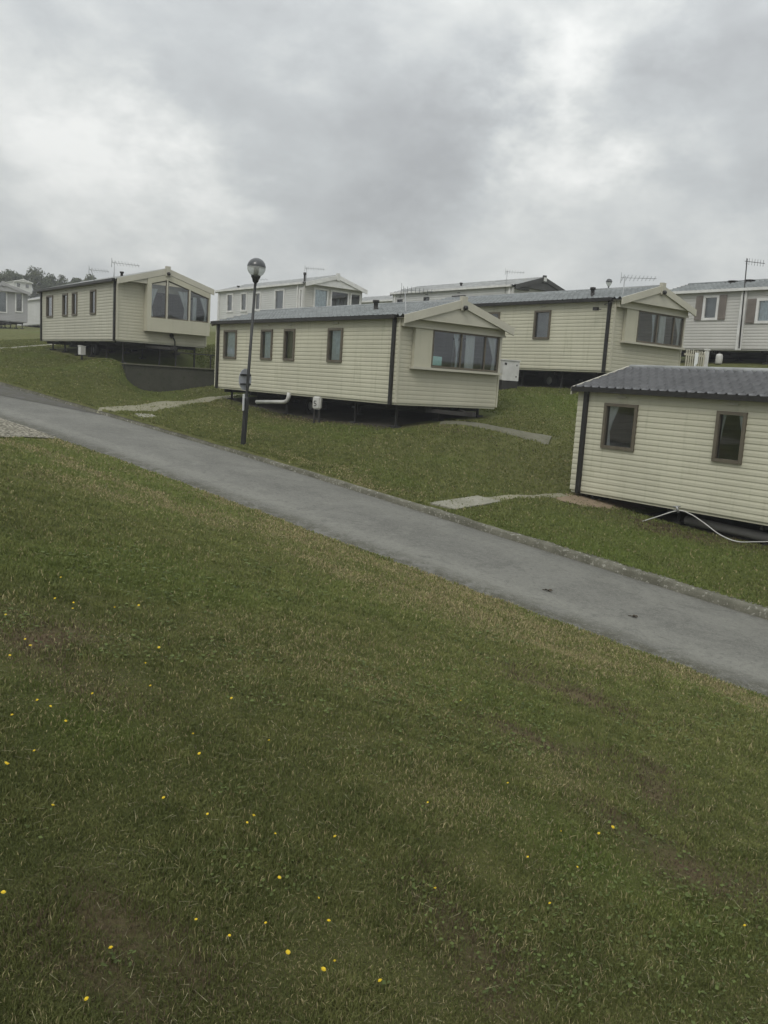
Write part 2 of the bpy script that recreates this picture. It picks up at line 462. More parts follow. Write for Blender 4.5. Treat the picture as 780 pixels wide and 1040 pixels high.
def window(parent, plane, a0, a1, z0, z1, frame_mat, W=.06, kind='curtain', proud=.035, bars=(), tops=None, glass=None):
    """plane: (origin, du, nrm). Opening a0..a1 along du, z0..z1. Window > pane, curtain / blind."""
    O, du, n = (Vector(q) for q in plane)
    def P(a, z, o): return O+du*a+Vector((0,0,z))+n*o
    zt = (lambda a: z1) if tops is None else tops
    m = MB()
    back = -.07
    def fr(a, b, za, zb, zc, zd):  # quad-section member between (a,za)-(b,zb) bottom edge and (b,zd),(a,zc) top
        m.prism([P(a, za, back), P(b, zb, back), P(b, zd, back), P(a, zc, back)], n*(proud-back))
    fr(a0-.015, a1+.015, z0-.015, z0-.015, z0+W, z0+W)
    fr(a0-.015, a1+.015, zt(a0)-W, zt(a1)-W, zt(a0)+.015, zt(a1)+.015)
    fr(a0-.015, a0+W, z0+W, z0+W, zt(a0)-W, zt(a0+W)-W)
    fr(a1-W, a1+.015, z0+W, z0+W, zt(a1-W)-W, zt(a1)-W)
    for b, w in bars:
        fr(b-w/2, b+w/2, z0+W, z0+W, zt(b-w/2)-W, zt(b+w/2)-W)
    fo = m.build('window', frame_mat, parent)
    g = MB(); e = .012
    q4 = [P(a0+W-e, z0+W-e, -.01), P(a1-W+e, z0+W-e, -.01), P(a1-W+e, zt(a1)-W+e, -.01), P(a0+W-e, zt(a0)-W+e, -.01)]
    if (q4[1]-q4[0]).cross(q4[2]-q4[0]).dot(n) < 0: q4 = q4[::-1]
    g.quad(*q4)
    g.build('pane', glass or GLASS, fo)
    def drape(x0, x1, mat, name='curtain', tie=None, off=-.085, zb=None):
        c = MB(); nn = max(6, int((x1-x0)/.03))
        zz = [(zb if zb is not None else z0+.03), z0+.35*(z1-z0), z0+.6*(z1-z0), z1-.03]
        pts = []
        for iz, z in enumerate(zz):
            row = []
            for k in range(nn+1):
                f = k/nn; xa, xb = x0, x1
                if tie == 'l': xb = x0+(x1-x0)*(.45, .30, .55, 1)[iz]
                if tie == 'r': xa = x1-(x1-x0)*(.45, .30, .55, 1)[iz]
                ztop = min(z, zt(xa+(xb-xa)*f)-.04)
                row.append(P(xa+(xb-xa)*f, ztop, off+.018*math.sin(f*nn*1.1)))
            pts.append(row)
        for r in range(len(zz)-1):
            for k in range(nn):
                c.quad(pts[r][k], pts[r][k+1], pts[r+1][k+1], pts[r+1][k], smooth=True)
        c.build(name, mat, fo)
    w = a1-a0
    if kind == 'blind':
        c = MB(); c.prism([P(a0+.02, z0+.02, -.13), P(a1-.02, z0+.02, -.13), P(a1-.02, z1-.02, -.13), P(a0+.02, z1-.02, -.13)], n*-.012)
        c.build('blind', BLIND, fo)
    elif kind == 'light_blind':
        c = MB(); c.prism([P(a0+.02, z0+.02, -.13), P(a1-.02, z0+.02, -.13), P(a1-.02, z1-.02, -.13), P(a0+.02, z1-.02, -.13)], n*-.012)
        c.build('blind', GREYB, fo)
    elif kind == 'net':
        drape(a0+.02, a1-.02, CURTAIN_B)
    elif kind == 'net_teal':
        drape(a0+.02, a1-.02, CURTAIN_B)
        drape(a0+.04, a0+.28, CURTAIN_T, off=-.11, zb=z0+.04) if False else None
    elif kind == 'ties':
        drape(a0+.01, a0+w*.36, CURTAIN, tie='l'); drape(a1-w*.20, a1-.01, CURTAIN, tie='r')
    elif kind == 'left_tie':
        drape(a1-w*.34, a1-.01, CURTAIN, tie='r')
    elif isinstance(kind, list):
        for (x0, x1, mt, tie) in kind: drape(x0, x1, mt, tie=tie)
    return fo

def aerial(parent, base, top, boom, mat=GALV, nel=8, el=.34, lean=None):
    """tv_aerial > mast, boom. boom = vector of the yagi boom from near the mast top"""
    a = MB(); a.tube([base, top], .014, 6)
    for f in (.15, .55):
        p = Vector(base).lerp(Vector(top), f)
    o = a.build('tv_aerial', mat, parent)
    b = MB(); t = Vector(top)-Vector((0,0,.05)); bv = Vector(boom); s = t-bv*.12; e = t+bv
    b.tube([s, e], .008, 5)
    side = bv.cross(Vector((0,0,1))).normalized()
    for k in range(nel):
        p = s.lerp(e, (k+.5)/nel); l = el*(1-.35*k/nel)
        b.tube([p-side*l*.5+Vector((0,0,-l*.22)), p+side*l*.5+Vector((0,0,l*.22))], .0065, 4)
    b.tube([s+Vector((0,0,-.16)), s+Vector((0,0,.16))], .010, 4)
    b.build('boom', mat, o)
    return o

def caravan(label, loc, L, yf=.2, side=CREAM, front_mat=CREAM_D, roof=ROOF_CH, trim=TRIM, frame=BROWN,
            side_windows=(), front='A', gap=.5, pipe_mat=DARK, chassis=True, legs=True, pipes=None,
            far_pipe=True, rear_pipe=None, coarse=False, roof_over=.32, far_windows=True, pitch=PITCH, group='static caravans on the hillside', name='static_caravan', frame_w=.048, shutters=(), wheel_y=None, ridge=None):
    x, y, z = loc                                  # siding bottom at the pipe corner
    root = thing(name, label, 'caravan', (x, y, z-gap), 0, group)
    def B(mb, nm, mat, par=root):
        o = mb.build(nm, mat, par)
        if par is root: o.location = (0, 0, gap)
        return o
    def fixw(o): o.location = (0, 0, gap); return o
    # -- body: four clad walls, floor, inner lining
    m = MB()
    holes = [(w[0]+yf, w[1]+yf, w[2], w[3]) for w in side_windows]
    siding(m, (0, -yf, 0), (0, 1, 0), L+yf, 0, EH, (-1, 0, 0), holes, pitch, .010)
    fh = [(.9+yf, 1.7+yf, .98, 1.88)] if far_windows else []
    siding(m, (BW, -yf, 0), (0, 1, 0), L+yf, 0, EH, (1, 0, 0), fh, pitch)
    siding(m, (0, L, 0), (1, 0, 0), BW, 0, EH, (0, 1, 0), (), pitch)
    m.prism([(0, L-.01, EH), (BW, L-.01, EH), (BW/2, L-.01, RH-.01)], (0, .035, 0))
    m.box(.02, BW-.02, -yf+.02, L-.02, -.05, .015)
    if front == 'A':
        fhole = [(.99, 3.36, .985, 1.90)]
    elif front == 'B':
        fhole = [(1.12, 3.50, .90, 1.86)]
    elif isinstance(front, list):
        fhole = [(w[0], w[1], w[2], w[3]) for w in front]
    else:
        fhole = []
    body = B(m, 'body', side)
    m = MB(); siding(m, (0, -yf, 0), (1, 0, 0), BW, 0, EH, (0, -1, 0), fhole, pitch, .006 if front in ('A', 'B') else .010)
    B(m, 'front_wall', front_mat)
    # interior partition and floor so that rooms read dark behind the panes
    m = MB(); m.box(.06, BW-.06, 4.0, 4.06, .02, EH-.02); m.box(.07, BW-.07, -yf+.08, L-.08, .02, .04)
    m.box(.06, BW-.06, -yf+.06, L-.06, EH-.06, EH-.03)
    B(m, 'interior_partition', INSIDE)
    # -- roof
    key = (L, yf, coarse, roof_over)
    if key not in ROOF_CACHE:
        ROOF_CACHE[key] = tile_roof(-yf-roof_over, L+.08, coarse)
    v, f = ROOF_CACHE[key]
    m = MB(); m.v = list(v); m.f = list(f); m.smooth = [True]*len(f)
    y0r, y1r = -yf-roof_over, L+.08
    ro = B(m, 'roof', roof)
    m = MB()
    m.prism([(-.10, y0r+.02, EH-.04), (BW+.10, y0r+.02, EH-.04), (BW/2, y0r+.02, RH-.03)], (0, y1r-y0r-.04, 0))
    m.build('soffit', trim, ro)
    m = MB(); m.tube([(BW/2, y0r, RH+.035), (BW/2, y1r, RH+.035)], .07, 10); m.build('ridge_cap', ridge or roof, ro)
    # gutter (two) and down pipes (each its own part)
    for xx in (-.135, BW+.135):
        m = MB(); m.box(xx-.055, xx+.055, -yf+.05, L+.06, EH-.055, EH+.045); B(m, 'gutter', DARK if pipe_mat is DARK else pipe_mat)
    for yy in ([0.0] + ([L-.25] if far_pipe else [])) if pipes is None else pipes:
        m = MB(); m.box(-.075, -.012, yy-.05, yy+.05, -.05, EH-.05); B(m, 'downpipe', pipe_mat)
    for cx in (0, BW):
        m = MB(); m.box(cx-.026, cx+.026, -yf-.027, -yf+.03, 0, EH-.06); B(m, 'corner_trim', front_mat)
    # -- gable boards
    def slope_z(xx): return RH - abs(xx-BW/2)*(RH-EH)/(BW/2)
    yb = -yf-roof_over
    def barge(yy, ext, tk=.21):
        for s in (0, 1):
            xe = -.14 if s == 0 else BW+.14
            a = (xe, yy, slope_z(xe)+.075); b = (BW/2, yy, RH+.085)
            mm = MB(); mm.prism([a, b, (b[0], yy, b[2]-tk), (a[0], yy, a[2]-tk)], (0, ext, 0)); B(mm, 'bargeboard', trim)
    barge(yb-.03, .05); barge(L+.07, .04, .16)
    mm = MB(); mm.box(BW/2-.09, BW/2+.09, yb-.06, yb+.05, RH-.20, RH+.16); B(mm, 'apex_cap', trim)
    if front == 'A':
        # overhanging gable panel
        mm = MB(); yy = -yf-.14
        mm.prism([(.0, yy, 1.93), (BW, yy, 1.93), (BW, yy, EH-.02), (BW/2, yy, RH-.06), (0, yy, EH-.02)], (0, .13, 0)); B(mm, 'gable_panel', front_mat)
        mm = MB(); mm.box(-.02, BW+.02, yy-.025, yy-.002, 1.915, 1.965); B(mm, 'gable_strip', trim)
        # shallow bay: side panel + window strip + sill
        mm = MB(); mm.box(.40, .985, -yf-.13, -yf-.02, .93, 1.925); B(mm, 'bay_panel', front_mat)
        mm = MB(); mm.box(.36, BW-.06, -yf-.19, -yf-.001, .885, .945); B(mm, 'window_sill', trim)
        mm = MB(); mm.box(3.38, 3.47, -yf-.13, -yf-.02, .95, 1.925); B(mm, 'bay_post', trim)
        fixw(window(root, ((0, -yf-.11, 0), (1, 0, 0), (0, -1, 0)), .99, 3.38, .97, 1.91, frame, .035,
             [(2.22, 2.56, CURTAIN, None), (3.02, 3.35, CURTAIN, 'r'), (1.78, 1.95, CURTAIN_B, 'r')], .02, bars=((1.99, .028), (2.86, .028))))
        mm = MB(); mm.lathe([(0, -.06), (.05, -.05), (.07, 0), (.05, .06), (0, .07)], (BW/2, yb-.10, RH-.14), 12); B(mm, 'security_lamp', DARK)
    elif front == 'B':
        xa, xb = 1.0, BW-.01; yy = -yf-.34; zb = .40
        def bt(xx): return slope_z(xx)-.14
        mm = MB()
        mm.prism([(xa, yy, zb), (xb, yy, zb), (xb, yy, .90), (xa, yy, .90)], (0, -yf-.01-yy, 0))
        mm.prism([(xa, yy, .90), (xa+.16, yy, .90), (xa+.16, yy, bt(xa+.16)), (xa, yy, bt(xa))], (0, -yf-.01-yy, 0))
        mm.prism([(xb-.06, yy, .90), (xb, yy, .90), (xb, yy, bt(xb)), (xb-.06, yy, bt(xb-.06))], (0, -yf-.01-yy, 0))
        tz = lambda q: bt(q)-.20
        for s0, s1 in ((xa+.16, BW/2), (BW/2, xb-.06)):
            mm.prism([(s0, yy, tz(s0)), (s1, yy, tz(s1)), (s1, yy, bt(s1)), (s0, yy, bt(s0))], (0, -yf-.01-yy, 0))
        B(mm, 'bay_front', front_mat)
        mm = MB(); mm.prism([(0, -yf-.03, EH-.04), (BW, -yf-.03, EH-.04), (BW/2, -yf-.03, RH-.08)], (0, .03, 0)); B(mm, 'gable_panel', front_mat)
        pl = ((0, yy+.04, 0), (1, 0, 0), (0, -1, 0))
        fixw(window(root, pl, 1.13, 1.755, .91, 2.0, frame, .035, [(1.15, 1.45, CURTAIN, 'l')], .0, tops=tz))
        fixw(window(root, pl, 1.80, 2.66, .91, 2.0, frame, .035, [(2.25, 2.64, CURTAIN, 'r')], .0, tops=tz))
        fixw(window(root, pl, 2.71, 3.48, .91, 1.85, frame, .035, [(2.86, 3.02, CURTAIN, None), (3.14, 3.46, CURTAIN, 'r')], .0, tops=tz))
        for q in (1.777, 2.685):
            mm = MB(); mm.box(q-.028, q+.028, yy+.005, yy+.09, .90, tz(q)+.01); B(mm, 'window_post', trim)
        mm = MB(); mm.lathe([(0, -.06), (.05, -.05), (.07, 0), (.05, .06), (0, .07)], (BW/2, yb-.10, RH-.12), 12); B(mm, 'security_lamp', DARK)
        mm = MB(); mm.lathe([(0, -.09), (.07, -.06), (.09, 0), (.07, .06), (0, .09)], (2.1, -yf-.08, .30), 12)
        mm.tube([(2.16, -yf-.07, .25), (2.24, -yf-.07, .1), (2.24, -yf-.07, -.55)], .025, 6); B(mm, 'waste_outlet', DARK)
    elif isinstance(front, list):
        mm = MB(); yy = -yf-.04
        mm.prism([(0, yy, EH-.03), (BW, yy, EH-.03), (BW/2, yy, RH-.05)], (0, .045, 0)); B(mm, 'gable_panel', front_mat)
        for (a, b, c, d, kd) in front:
            fixw(window(root, ((0, -yf-.02, 0), (1, 0, 0), (0, -1, 0)), a, b, c, d, frame, .07, kd, .03))
    elif front == 'D':
        mm = MB(); yy = -yf-.06
        mm.prism([(0, yy, 1.9), (BW, yy, 1.9), (BW, yy, EH-.02), (BW/2, yy, RH-.06), (0, yy, EH-.02)], (0, .05, 0)); B(mm, 'gable_panel', front_mat)
        mm = MB(); mm.box(BW/2-.10, BW/2+.10, yb-.075, yb-.055, RH-.12, RH+.06); B(mm, 'gable_plaque', TRIM_W)
        mm = MB(); mm.box(-.02, .9, -yf-.20, -yf-.07, 1.98, 2.08); B(mm, 'fascia_strip', TRIM_D)
    # -- side windows
    for w in side_windows:
        fixw(window(root, ((0, 0, 0), (0, 1, 0), (-1, 0, 0)), w[0], w[1], w[2], w[3], frame, frame_w, w[4], .05))
        mm = MB(); mm.box(-.052, -.03, (w[0]+w[1])/2-.11, (w[0]+w[1])/2+.11, w[3]+.13, w[3]+.16)
        B(mm, 'air_vent', trim)
    if far_windows:
        fixw(window(root, ((BW, 0, 0), (0, 1, 0), (1, 0, 0)), .9, 1.7, .98, 1.88, frame, .06, 'ties', .05))
    for (a, b, c, d) in shutters:
        mm = MB(); mm.box(-.06, -.032, a, b, c, d)
        n = int((d-c)/.09)
        for k in range(n): mm.box(-.072, -.0605, a+.04, b-.04, c+.04+k*(d-c-.06)/n, c+.04+(k+.6)*(d-c-.06)/n)
        B(mm, 'shutter', TAUPE)
    # -- chassis
    if chassis:
        mm = MB()
        for xx in (1.25, 2.45): mm.box(xx-.05, xx+.05, -yf+.25, L-.3, -.24, -.052)
        for k in range(6): mm.box(.15, BW-.15, .4+k*(L-.9)/5-.04, .4+k*(L-.9)/5+.04, -.16, -.054)
        mm.bar((1.25, -yf+.3, -.16), (1.85, -yf-.75, -.2), .08, .1); mm.bar((2.45, -yf+.3, -.16), (1.85, -yf-.75, -.2), .08, .1)
        mm.box(1.78, 1.92, -yf-.95, -yf-.7, -.24, -.12)
        B(mm, 'chassis', STEEL)
        if gap > .45 or wheel_y is not None:
            wy = wheel_y if wheel_y is not None else L*.52
            for xx in (.95, BW-.95):
                mm = MB(); mm.lathe([(.14, -.09), (.27, -.09), (.30, -.05), (.30, .05), (.27, .09), (.14, .09)], (0,0,0), 20)
                w_ = B(mm, 'wheel', RUBBER); w_.rotation_euler = (0, math.pi/2, 0); w_.location = (xx, wy, gap-.36)
                mm = MB(); mm.lathe([(0, -.05), (.14, -.05), (.15, 0), (.14, .05), (0, .05)], (0,0,0), 16); mm.build('rim', GALV, w_)
    if legs:
        for k in range(6):
            yy = .25+k*(L-.8)/5
            for xx in (.40, 1.85, 3.3):
                zg = gz(x+xx, y+yy)
                b = zg-z-.06
                if b > -.12: continue
                mm = MB(); mm.box(xx-.027, xx+.027, yy-.027, yy+.027, b+.06, -.053)
                mm.box(xx-.11, xx+.11, yy-.11, yy+.11, b, min(b+.11, -.06)); B(mm, 'support_leg', STEEL)
    return root

def flue(root, gap, x, y, h=.28, r=.06, mat=STEEL):
    zr = EH+(min(x, BW-x))*(RH-EH)/(BW/2)
    m = MB(); m.lathe([(r*1.5, -.06), (r*1.5, .03), (r, .04), (r, h*.75), (r*1.5, h*.76), (r*1.5, h), (0, h)], (x, y, zr+.02), 12)
    o = m.build('flue', mat, root); o.location = (0, 0, gap); return o
def aer(root, gap, base, top, boom, **k):
    o = aerial(root, base, top, boom, **k); o.location = (0, 0, gap); return o

def add_caravans():
    SW = .98, 1.88
    # centre caravan beside the lamp
    g = .62
    c1 = caravan('cream static caravan behind the globe street lamp, white cupboard post before it', (13.73, 17.63, -.51), 9.98, roof=ROOF_GR,
        side_windows=[(8.44, 9.31, *SW, 'net'), (6.11, 6.78, *SW, 'net'), (4.80, 5.38, *SW, 'blind'), (2.31, 3.00, *SW, 'net')], gap=g)
    flue(c1, g, .9, 2.1, .30); flue(c1, g, 2.75, 1.2, .42, .05)
    aer(c1, g, (.33, -.1, 1.5), (.30, .1, 2.9), (.58, -.45, .0))
    m = MB(); m.tube([(-.12, 6.75, -.36), (-.12, 5.05, -.27), (-.12, 4.9, -.22), (-.11, 4.85, -.12), (-.10, 4.85, .02)], .06, 10)
    o = m.build('waste_pipe', WHITEP, c1); o.location = (0, 0, g)
    m = MB(); m.box(1.03, 1.36, -.297, -.290, 1.02, 1.25)
    o = m.build('window_notice', PAPER, c1); o.location = (0, 0, g)
    # right caravan, nearest
    g = .36
    r_ = caravan('nearest cream static caravan cut by the right edge, charcoal tiled roof, white hose below', (14.6, 1.82, -2.04), 10.45, side=CREAM, roof=ROOF_CH,
        side_windows=[(12.02-.50-1.82-.79, 12.02-.50-1.82, *SW, 'left_tie'), (12.02-3.62-1.82, 12.02-3.06-1.82, *SW, 'ties'), (3.0, 3.8, *SW, 'blind')],
        gap=g, pipes=[10.2, 0], rear_pipe=True, ridge=ROOF_LT)
    # upper right cream caravan
    g = .70
    c4 = caravan('cream static caravan above the nearest roof, picket fence beside its gable', (21.79, 17.4, .75), 9.6, yf=.2, roof=ROOF_GR,
        side_windows=[(2.37, 3.06, *SW, 'light_blind'), (4.72, 5.31, *SW, 'blind'), (7.6, 8.4, *SW, 'net')], gap=g, wheel_y=3.0, far_windows=False)
    flue(c4, g, .55, 1.2, .30)
    aer(c4, g, (.35, -.12, 1.7), (.62, .05, 2.92), (.76, -.60, .03), nel=9)
    m = MB(); m.tube([(-.06, .3, 1.85), (-.30, .3, 1.85)], .012, 6); m.box(-.36, -.26, .22, .38, 1.80, 1.90); m.tube([(-.05, .15, 2.0), (-.3, .0, 1.98), (-.15, -.25, 2.08)], .012, 6)
    o = m.build('wall_bracket', DARK, c4); o.location = (0, 0, g)
    # left caravan with the big bay
    g = 1.02
    l_ = caravan('cream static caravan raised at left, big sloping bay window over dark wall', (11.86, 32.06, .94), 9.33, side=CREAM_B, roof=ROOF_LT, front='B',
        side_windows=[(7.44, 8.32, *SW, 'blind'), (5.45, 6.08, *SW, 'blind'), (4.25, 4.83, *SW, 'blind'), (2.04, 2.65, *SW, 'blind')], gap=g)
    flue(l_, g, .5, .75, .24, .05); 
    aer(l_, g, (-.10, -.02, 1.9), (-.06, -.02, 2.80), (.72, -.56, -.05), nel=9)
    m = MB(); m.tube([(-.06, 0.0, .2), (-.06, 0, 2.0)], .018, 6); o = m.build('aerial_cable', DARK, l_); o.location = (0, 0, g)
    aer(l_, g, (.15, 2.67, 2.2), (.0, 2.67, 2.72), (.55, -.42, -.01), nel=7)
    # white caravan between
    g = .72
    w1 = caravan('white static caravan with white framed windows and glazed gable, behind the lamp globe', (24.0, 39.1, 2.55), 9.06, yf=.6, side=WHITE, front_mat=WHITE_B, roof=ROOF_LT,
        trim=TRIM_W, frame=TRIM_W, pipe_mat=TRIM_W, frame_w=.09,
        side_windows=[(7.07, 7.86, .9, 1.96, 'blind'), (5.41, 6.15, .9, 1.95, 'blind'), (3.85, 4.50, .9, 1.92, 'blind'), (1.34, 2.36, .86, 1.96, 'light_blind'), (-.46, -.16, .86, 1.92, 'light_blind')],
        front=[(.55, 1.42, .98, 1.98, 'net'), (1.58, 2.72, .30, 1.98, 'none'), (2.82, 3.48, .98, 1.98, 'none')], gap=g, coarse=True)
    flue(w1, g, .15, -.3, .5, .05); flue(w1, g, .3, 7.1, .16)
    aer(w1, g, (-.05, -.75, 2.0), (-.02, -.75, 2.92), (.70, -.55, 0), nel=8)
    aer(w1, g, (.5, 5.3, 2.2), (.5, 5.3, 2.75), (.3, -.7, 0), nel=4)
    # dark boarded white caravan
    g = .75
    d1 = caravan('white static caravan with dark grey gable boards behind the middle cream caravans', (31.0, 30.9, 2.85), 9.33, side=WHITE, front_mat=WHITE, roof=ROOF_LT, trim=TRIM_D, frame=TRIM_D,
        pipe_mat=TRIM_W, front='D', side_windows=[(8.42, 8.85, 1.35, 1.80, 'blind'), (6.10, 6.52, 1.35, 1.84, 'blind'), (3.2, 4.2, 1.0, 1.82, 'light_blind')], gap=g, coarse=True)
    aer(d1, g, (-.05, .3, 1.8), (.0, .3, 2.88), (.66, -.52, 0), nel=7)
    flue(d1, g, .9, 4.6, .2)
    # caravan with shutters
    g = .62
    c5 = caravan('off white static caravan with taupe window shutters at the right edge', (30.24, 11.0, 2.01), 10.6, side=WHITE_B, front_mat=WHITE_B, roof=ROOF_GR, trim=TRIM_W, frame=TRIM_W, pipe_mat=TRIM_W, frame_w=.08,
        side_windows=[(8.08, 8.72, 1.08, 1.99, 'light_blind'), (5.70, 6.53, .93, 1.80, 'net'), (2.5, 3.3, 1.0, 1.9, 'net')], pipes=[7.0, 7.12],
        shutters=[(8.76, 9.04, 1.08, 1.99), (7.76, 8.04, 1.08, 1.99), (6.57, 6.90, .93, 1.80), (5.33, 5.66, .93, 1.80)], gap=g, coarse=True)
    flue(c5, g, 1.6, 8.6, .10, .13); flue(c5, g, 1.6, 7.9, .10, .13)
    m = MB(); m.tube([(-.12, 6.98, .02), (-.09, 7.1, 3.25)], .022, 6); mast = m.build('tv_aerial', DARK, c5); mast.location = (0, 0, g)
    m = MB(); s = Vector((-.05, 7.2, 3.17)); e = Vector((.53, 6.75, 3.13)); m.tube([s, e], .011, 5)
    for k in range(7):
        p = s.lerp(e, (k+.5)/7); m.tube([p+Vector((0, 0, -.12)), p+Vector((0, 0, .12))], .007, 4)
    m.build('boom', DARK, mast)
    # far left caravans
    g = .45
    caravan('pale grey static caravan at the left edge, seen gable on beyond a lawn', (15.49, 70.0, 2.8), 9, side=GREYW, front_mat=GREYW, roof=ROOF_GR, trim=GREYW, frame=TRIM_W, pipe_mat=TRIM_W,
        front=[(.3, .95, .6, 2.0, 'light_blind'), (1.35, 2.1, .55, 2.12, 'light_blind'), (2.68, 3.22, .70, 2.12, 'blind')], gap=g, coarse=True, far_windows=False)
    k_ = caravan('small distant white static caravan before the trees, above the left edge gable', (33.75, 130.4, 9.25), 8, side=WHITE, front_mat=WHITE, roof=ROOF_LT, trim=TRIM_W, frame=TRIM_W, pipe_mat=TRIM_W,
        front=[(.5, 1.3, 1.0, 1.9, 'blind'), (2.2, 3.0, 1.0, 1.9, 'blind')], gap=.9, coarse=True, far_windows=False, legs=False)
    k_.scale = (.68, .68, .68); k_.location.z = 9.25-.9*.68
    caravan('distant white static caravan between left edge gable and raised cream caravan', (22.6, 78.5, 3.1), 8, side=WHITE, front_mat=WHITE, roof=ROOF_LT, trim=TRIM_W, frame=TRIM_W, pipe_mat=TRIM_W,
        front=[(.3, .95, .9, 1.9, 'blind'), (1.5, 2.1, .1, 1.95, 'blind'), (2.7, 3.3, .9, 1.9, 'blind')], gap=.5, coarse=True, far_windows=False)
    caravan('distant white static caravan roof seen right of the glazed gable', (35.8, 43.0, 3.2), 9, side=WHITE, front_mat=WHITE, roof=ROOF_LT, trim=TRIM_W, frame=TRIM_W, pipe_mat=TRIM_W, front='D', gap=.8, coarse=True, far_windows=False, legs=False)

# ---------------------------------------------------------------- ground, road and paths
DRY = [(7.15,7.0,1.9,.38),(6.75,5.9,1.3,.42),(7.95,4.45,1.4,.35),(6.7,10.2,1.5,.35),(6.0,10.3,1.4,.3),(5.2,12.0,1.8,.3),(4.5,13.6,1.6,.35),(6.9,8.6,1.2,.3),(6.61,10.55,1.3,.5),(5.67,8.36,.7,.35),(7.33,7.18,1.5,.45),(6.8,5.77,1.0,.5),(7.92,4.39,1.1,.4),(4.23,15.39,1.2,.4),(4.0,11.7,1.0,.5),(5.0,11.0,.9,.35),
       (6.6,12.4,1.6,.3),(1.5,4.7,.7,.45),(2.6,2.9,.5,.35),(3.6,2.8,.45,.3),(13.4,22.5,1.2,.4),(10.2,19.2,.8,.3),(9.6,15.4,1.3,.25),(9.9,13.4,1.2,.3),(12.9,26.3,1.0,.35),(6.3,7.0,1.4,.6),(3.2,4.6,.9,.35),(7.4,8.4,1.2,.25)]
BARE = [(3.66,1.92,.35,.22),(3.71,2.20,.30,.16),(4.3,2.6,.4,.15),(1.46,4.74,.5,.3),(1.0,2.3,.25,.16),(.75,2.1,.2,.12),(13.61,9.58,.45,.22),(2.0,2.0,.2,.15),(3.9,3.3,.4,.2),(5.6,4.3,.6,.25),(.7,5.6,.5,.4),
        (14.0,20.5,3.2,.35),(14.2,9.6,1.6,.4)]
LUSH = [(10.9,26.6,.8,.35),(12.5,8.5,2.5,1.2),(14.2,10.0,1.2,.5),(20,17,2.2,1.5),(1.2,3.9,.5,.3),(11.0,8.0,2.6,.7),(7.0,14.0,3.0,.35),(3.0,2.2,.5,.3),(4.2,17.0,1.6,.4)]
def patches(x, y):
    s, u = su(x, y)
    ang = math.atan2(DY, DX); ca, sa = math.cos(ang), math.sin(ang)
    wx = x+.5*(fbm(x*1.3, y*1.3, 3)-.5)*2; wy = y+.5*(fbm(x*1.3+40, y*1.3+9, 3)-.5)*2
    def acc(L):
        o = np.zeros_like(x)
        for cx, cy, a, b in L:
            dx, dy = wx-cx, wy-cy
            p = (dx*ca+dy*sa)/a; q = (-dx*sa+dy*ca)/b
            o = np.maximum(o, np.exp(-(p*p+q*q)))
        return o
    dry = acc(DRY)*np.interp(u, [-9, -4.5, -2.2, 0], [.25, .32, .75, .8])
    dry = np.maximum(dry, np.clip((fbm(x*.6+3, y*.6, 4)-.55)*2.6, 0, 1)*np.interp(u, [-9, -6, -1, 3, 3.1], [.12, .22, .42, .42, .2]))
    edge = np.exp(-((u+.35)/.35)**2)*np.clip(fbm(s*.8, u*.4+5, 3)*2-.75, 0, .6)
    dry = np.maximum(dry, edge)
    dry = np.where(u > 3, dry*.6, dry)
    bare = acc(BARE)
    lush = np.maximum(acc(LUSH), np.clip((fbm(x*.45+11, y*.45+7, 3)-.56)*3.5, 0, .6))
    return np.clip(dry, 0, 1), np.clip(bare, 0, 1), np.clip(lush*(1-dry)*(1-bare), 0, 1)

def dry_vignette(u):
    """turf drier and paler near the road, painted vignette darkening towards the camera"""
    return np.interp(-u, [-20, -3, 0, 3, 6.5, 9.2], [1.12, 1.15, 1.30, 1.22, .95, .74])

def sheet(name, S, U, zfun, mat, attr=None):
    ss, uu = np.meshgrid(S, U, indexing='ij')
    x, y = xy(ss.ravel(), uu.ravel())
    z = zfun(x, y, ss.ravel(), uu.ravel())
    ns, nu = len(S), len(U)
    i = np.arange(ns*nu).reshape(ns, nu)
    f = np.stack([i[:-1, :-1].ravel(), i[:-1, 1:].ravel(), i[1:, 1:].ravel(), i[1:, :-1].ravel()], 1)
    o = mesh_np(name, np.stack([x, y, z], 1), f, mat)
    if attr:
        nm, fn = attr
        ca = o.data.color_attributes.new(nm, 'FLOAT_COLOR', 'POINT')
        c = np.ones((len(x), 4), np.float32); c[:, :3] = np.stack(fn(x, y, ss.ravel(), uu.ravel()), 1)
        ca.data.foreach_set('color', c.ravel())
    o.data.polygons.foreach_set('use_smooth', np.full(len(f), True))
    # normals up
    if o.data.polygons[0].normal.z < 0: o.data.flip_normals()
    return o

def ar(*seg):
    out = []
    for a, b, st in seg: out += list(np.arange(a, b-1e-6, st))
    out.append(seg[-1][1]); return np.array(out)

